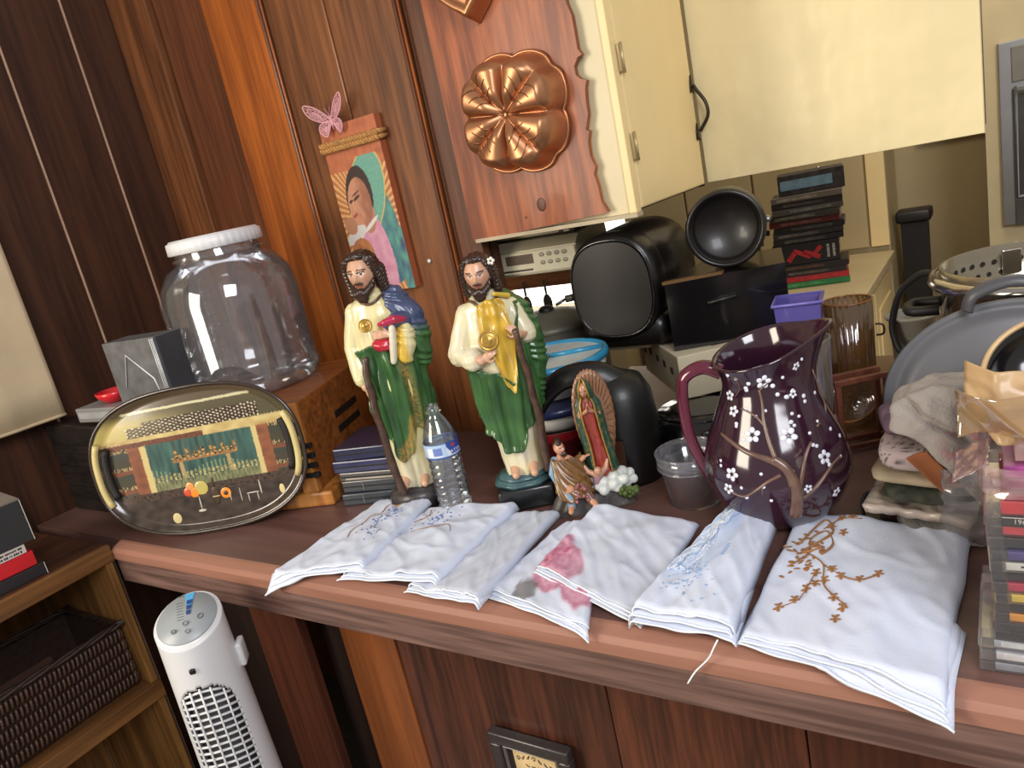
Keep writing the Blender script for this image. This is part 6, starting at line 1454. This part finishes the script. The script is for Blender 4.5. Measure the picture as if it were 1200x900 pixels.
b = nb(); box(b, (0, -RYF * 1.02 - .0012, .825), (.010, .004, .010), bev=.003); obj('sensor', b, mat('sensor_dark', (30, 28, 28), .3), fn)
b = nb(); box(b, (.064, .01, .800), (.012, .034, .045), bev=.005); obj('side_clip', b, M_fw, fn)
b = nb(); lathe(b, [(0, 0), (.135, 0), (.14, .006), (.13, .02), (.09, .062), (0, .062)], 56); obj('base', b, M_fw, fn)

# woven basket on the shelf
bk = thing('woven_basket', 'dark brown woven rectangular basket on the lower shelf', 'basket', (-1.79, .44, .586))
BW, BD, BH = .235, .485, .155
M_wv = mat('wicker_dark', (46, 30, 22), .5, coat=.15, var=.35, vscale=90); M_wl = mat('wicker_light', (74, 52, 40), .45, coat=.2, var=.35, vscale=90)
b = nb(); box(b, (0, 0, .004), (BW - .02, BD - .02, .006)); obj('bottom', b, M_wv, bk, smooth=False)
def wall_pts():
    return [((BW / 2, -BD / 2), (BW / 2, BD / 2)), ((BW / 2, BD / 2), (-BW / 2, BD / 2)), ((-BW / 2, BD / 2), (-BW / 2, -BD / 2)), ((-BW / 2, -BD / 2), (BW / 2, -BD / 2))]
for wi, (a, c) in enumerate(wall_pts()):
    A_, C_ = Vector((*a, 0)), Vector((*c, 0)); n_ = int((C_ - A_).length / .0095); d_ = (C_ - A_).normalized(); o_ = d_.cross(Vector((0, 0, 1)))
    b = nb(); box(b, (A_ + C_) / 2 + Vector((0, 0, BH / 2)) - o_ * .006, (abs(d_.x) * (C_ - A_).length + .004, abs(d_.y) * (C_ - A_).length + .004, BH - .01)); obj('side_wall', b, M_wv, bk, smooth=False)
    b = nb()
    for row in range(5):
        for k in range(n_):
            p = A_ + d_ * (k + .5) * (C_ - A_).length / n_; z0 = .010 + .0275 * row; up = .0245
            P = [p + o_ * (.0005 + .0035 * sin(PI * q / 4)) + d_ * (.0035 * (q / 4 - .5)) + Vector((0, 0, z0 + up * q / 4)) for q in range(5)]
            tube(b, P, .0032, 5)
    obj('weave', b, M_wl, bk, kind='stuff')
rim = nb()
R_ = spline([(BW / 2, -BD / 2, BH), (BW / 2, 0, BH), (BW / 2, BD / 2 - .01, BH), (BW / 2 - .01, BD / 2, BH), (0, BD / 2, BH), (-BW / 2 + .01, BD / 2, BH), (-BW / 2, BD / 2 - .01, BH), (-BW / 2, 0, BH), (-BW / 2, -BD / 2, BH)], 10, closed=True)
for ph in (0, 2.09, 4.19): tube(rim, [p + Vector((.004 * cos(i * .8 + ph), .004 * cos(i * .8 + ph), .004 * sin(i * .8 + ph))) for i, p in enumerate(R_)], .0045, 6, closed=True)
obj('braided_rim', rim, M_wv, bk)
t = thing('brown_folder', 'brown cardboard folder standing in the woven basket', 'folder', (-1.80, .40, .594), 0)
obj('cover', box(nb(), (0, 0, .058), (.012, .36, .115), rot=Matrix.Rotation(.22, 3, 'Y')), mat('folder_brown', (70, 46, 32), .7), t, smooth=False); obj('papers', box(nb(), (.012, 0, .052), (.007, .34, .100), rot=Matrix.Rotation(.22, 3, 'Y')), mat('paper_dim', (120, 104, 88), .8), t, smooth=False)
t = thing('white_sheet', 'scrap of white plastic sheet at the front of the woven basket', 'sheet', (-1.735, .335, .66))
b = nb(); grid(b, lambda u, v: (-.03 + .05 * u, -.05 + .09 * v, .045 + .012 * noise.noise((u * 5, v * 5, 2))), 14, 18); thicken(b, .001); obj('sheet', b, mat('sheet_white', (206, 204, 204), .4), t)
obj('backing', box(nb(), (-.01, -.01, -.005), (.03, .06, .08)), mat('paper_dim', (120, 104, 88), .8), t, smooth=False)

# boxes on the shelf top
BK = 'boxes and cases stacked on the shelf unit'
t = thing('dark_box', 'flat dark box at the bottom of the stack on the shelf unit', 'box', (-1.770, .502, .9255), math.radians(-4), BK)
obj('shell', box(nb(), (0, 0, .0125), (.185, .205, .0245), bev=.001), mat('bk_dark', (40, 38, 42), .4), t, smooth=False); obj('pale_edge', box(nb(), (.0928, .1015, .0125), (.0008, .0012, .0245)), M_w, t, smooth=False)
t = thing('red_box', 'bright red flat box second from the bottom on the shelf unit', 'box', (-1.775, .496, .9510), math.radians(-5), BK)
obj('shell', box(nb(), (0, 0, .0155), (.18, .20, .0305), bev=.001), mat('bk_red', (206, 30, 40), .4), t, smooth=False)
t = thing('white_case', 'thin white case with small black print above the red box', 'case', (-1.775, .492, .9825), math.radians(-5), BK)
obj('shell', box(nb(), (0, 0, .0095), (.178, .19, .0185), bev=.001), mat('bk_white', (222, 214, 204), .5), t, smooth=False)
M_ik = mat('ink', (40, 30, 24), .7); SIDE = Matrix(((0, 0, 1, 0), (1, 0, 0, 0), (0, 1, 0, 0), (0, 0, 0, 1)))
b = nb(); random.seed(44)
for row, z_ in ((0, .0128), (1, .0056)):
    y_ = .018
    while y_ < .086:
        w_ = random.uniform(.0016, .0036); box(b, (.0894, y_ + w_ / 2, z_), (.0006, w_, random.choice((.0030, .0042, .0042)))); y_ += w_ + random.choice((.0009, .0009, .0026))
obj('fine_print', b, M_ik, t, smooth=False, kind='stuff')
t = thing('black_lidded_box', 'black box with grey printed lid on top of the stack on the shelf unit', 'box', (-1.775, .505, 1.0020), math.radians(-7), BK)
obj('body', box(nb(), (0, 0, .045), (.185, .21, .088), bev=.001), mat('bk_black', (44, 44, 46), .5, var=.05), t, smooth=False)
ld = obj('lid', box(nb(), (0, 0, .0905), (.186, .211, .003)), mat('bk_lid', (120, 112, 104), .5), t, smooth=False)
obj('lid_picture', box(nb(), (.010, .010, .0925), (.11, .13, .0008)), mat('bk_pic', (74, 68, 66), .4, var=.6, vscale=22), t, smooth=False)
obj('edge_line', box(nb(), (.0928, .105, .045), (.0010, .0012, .088)), M_w, t, smooth=False)
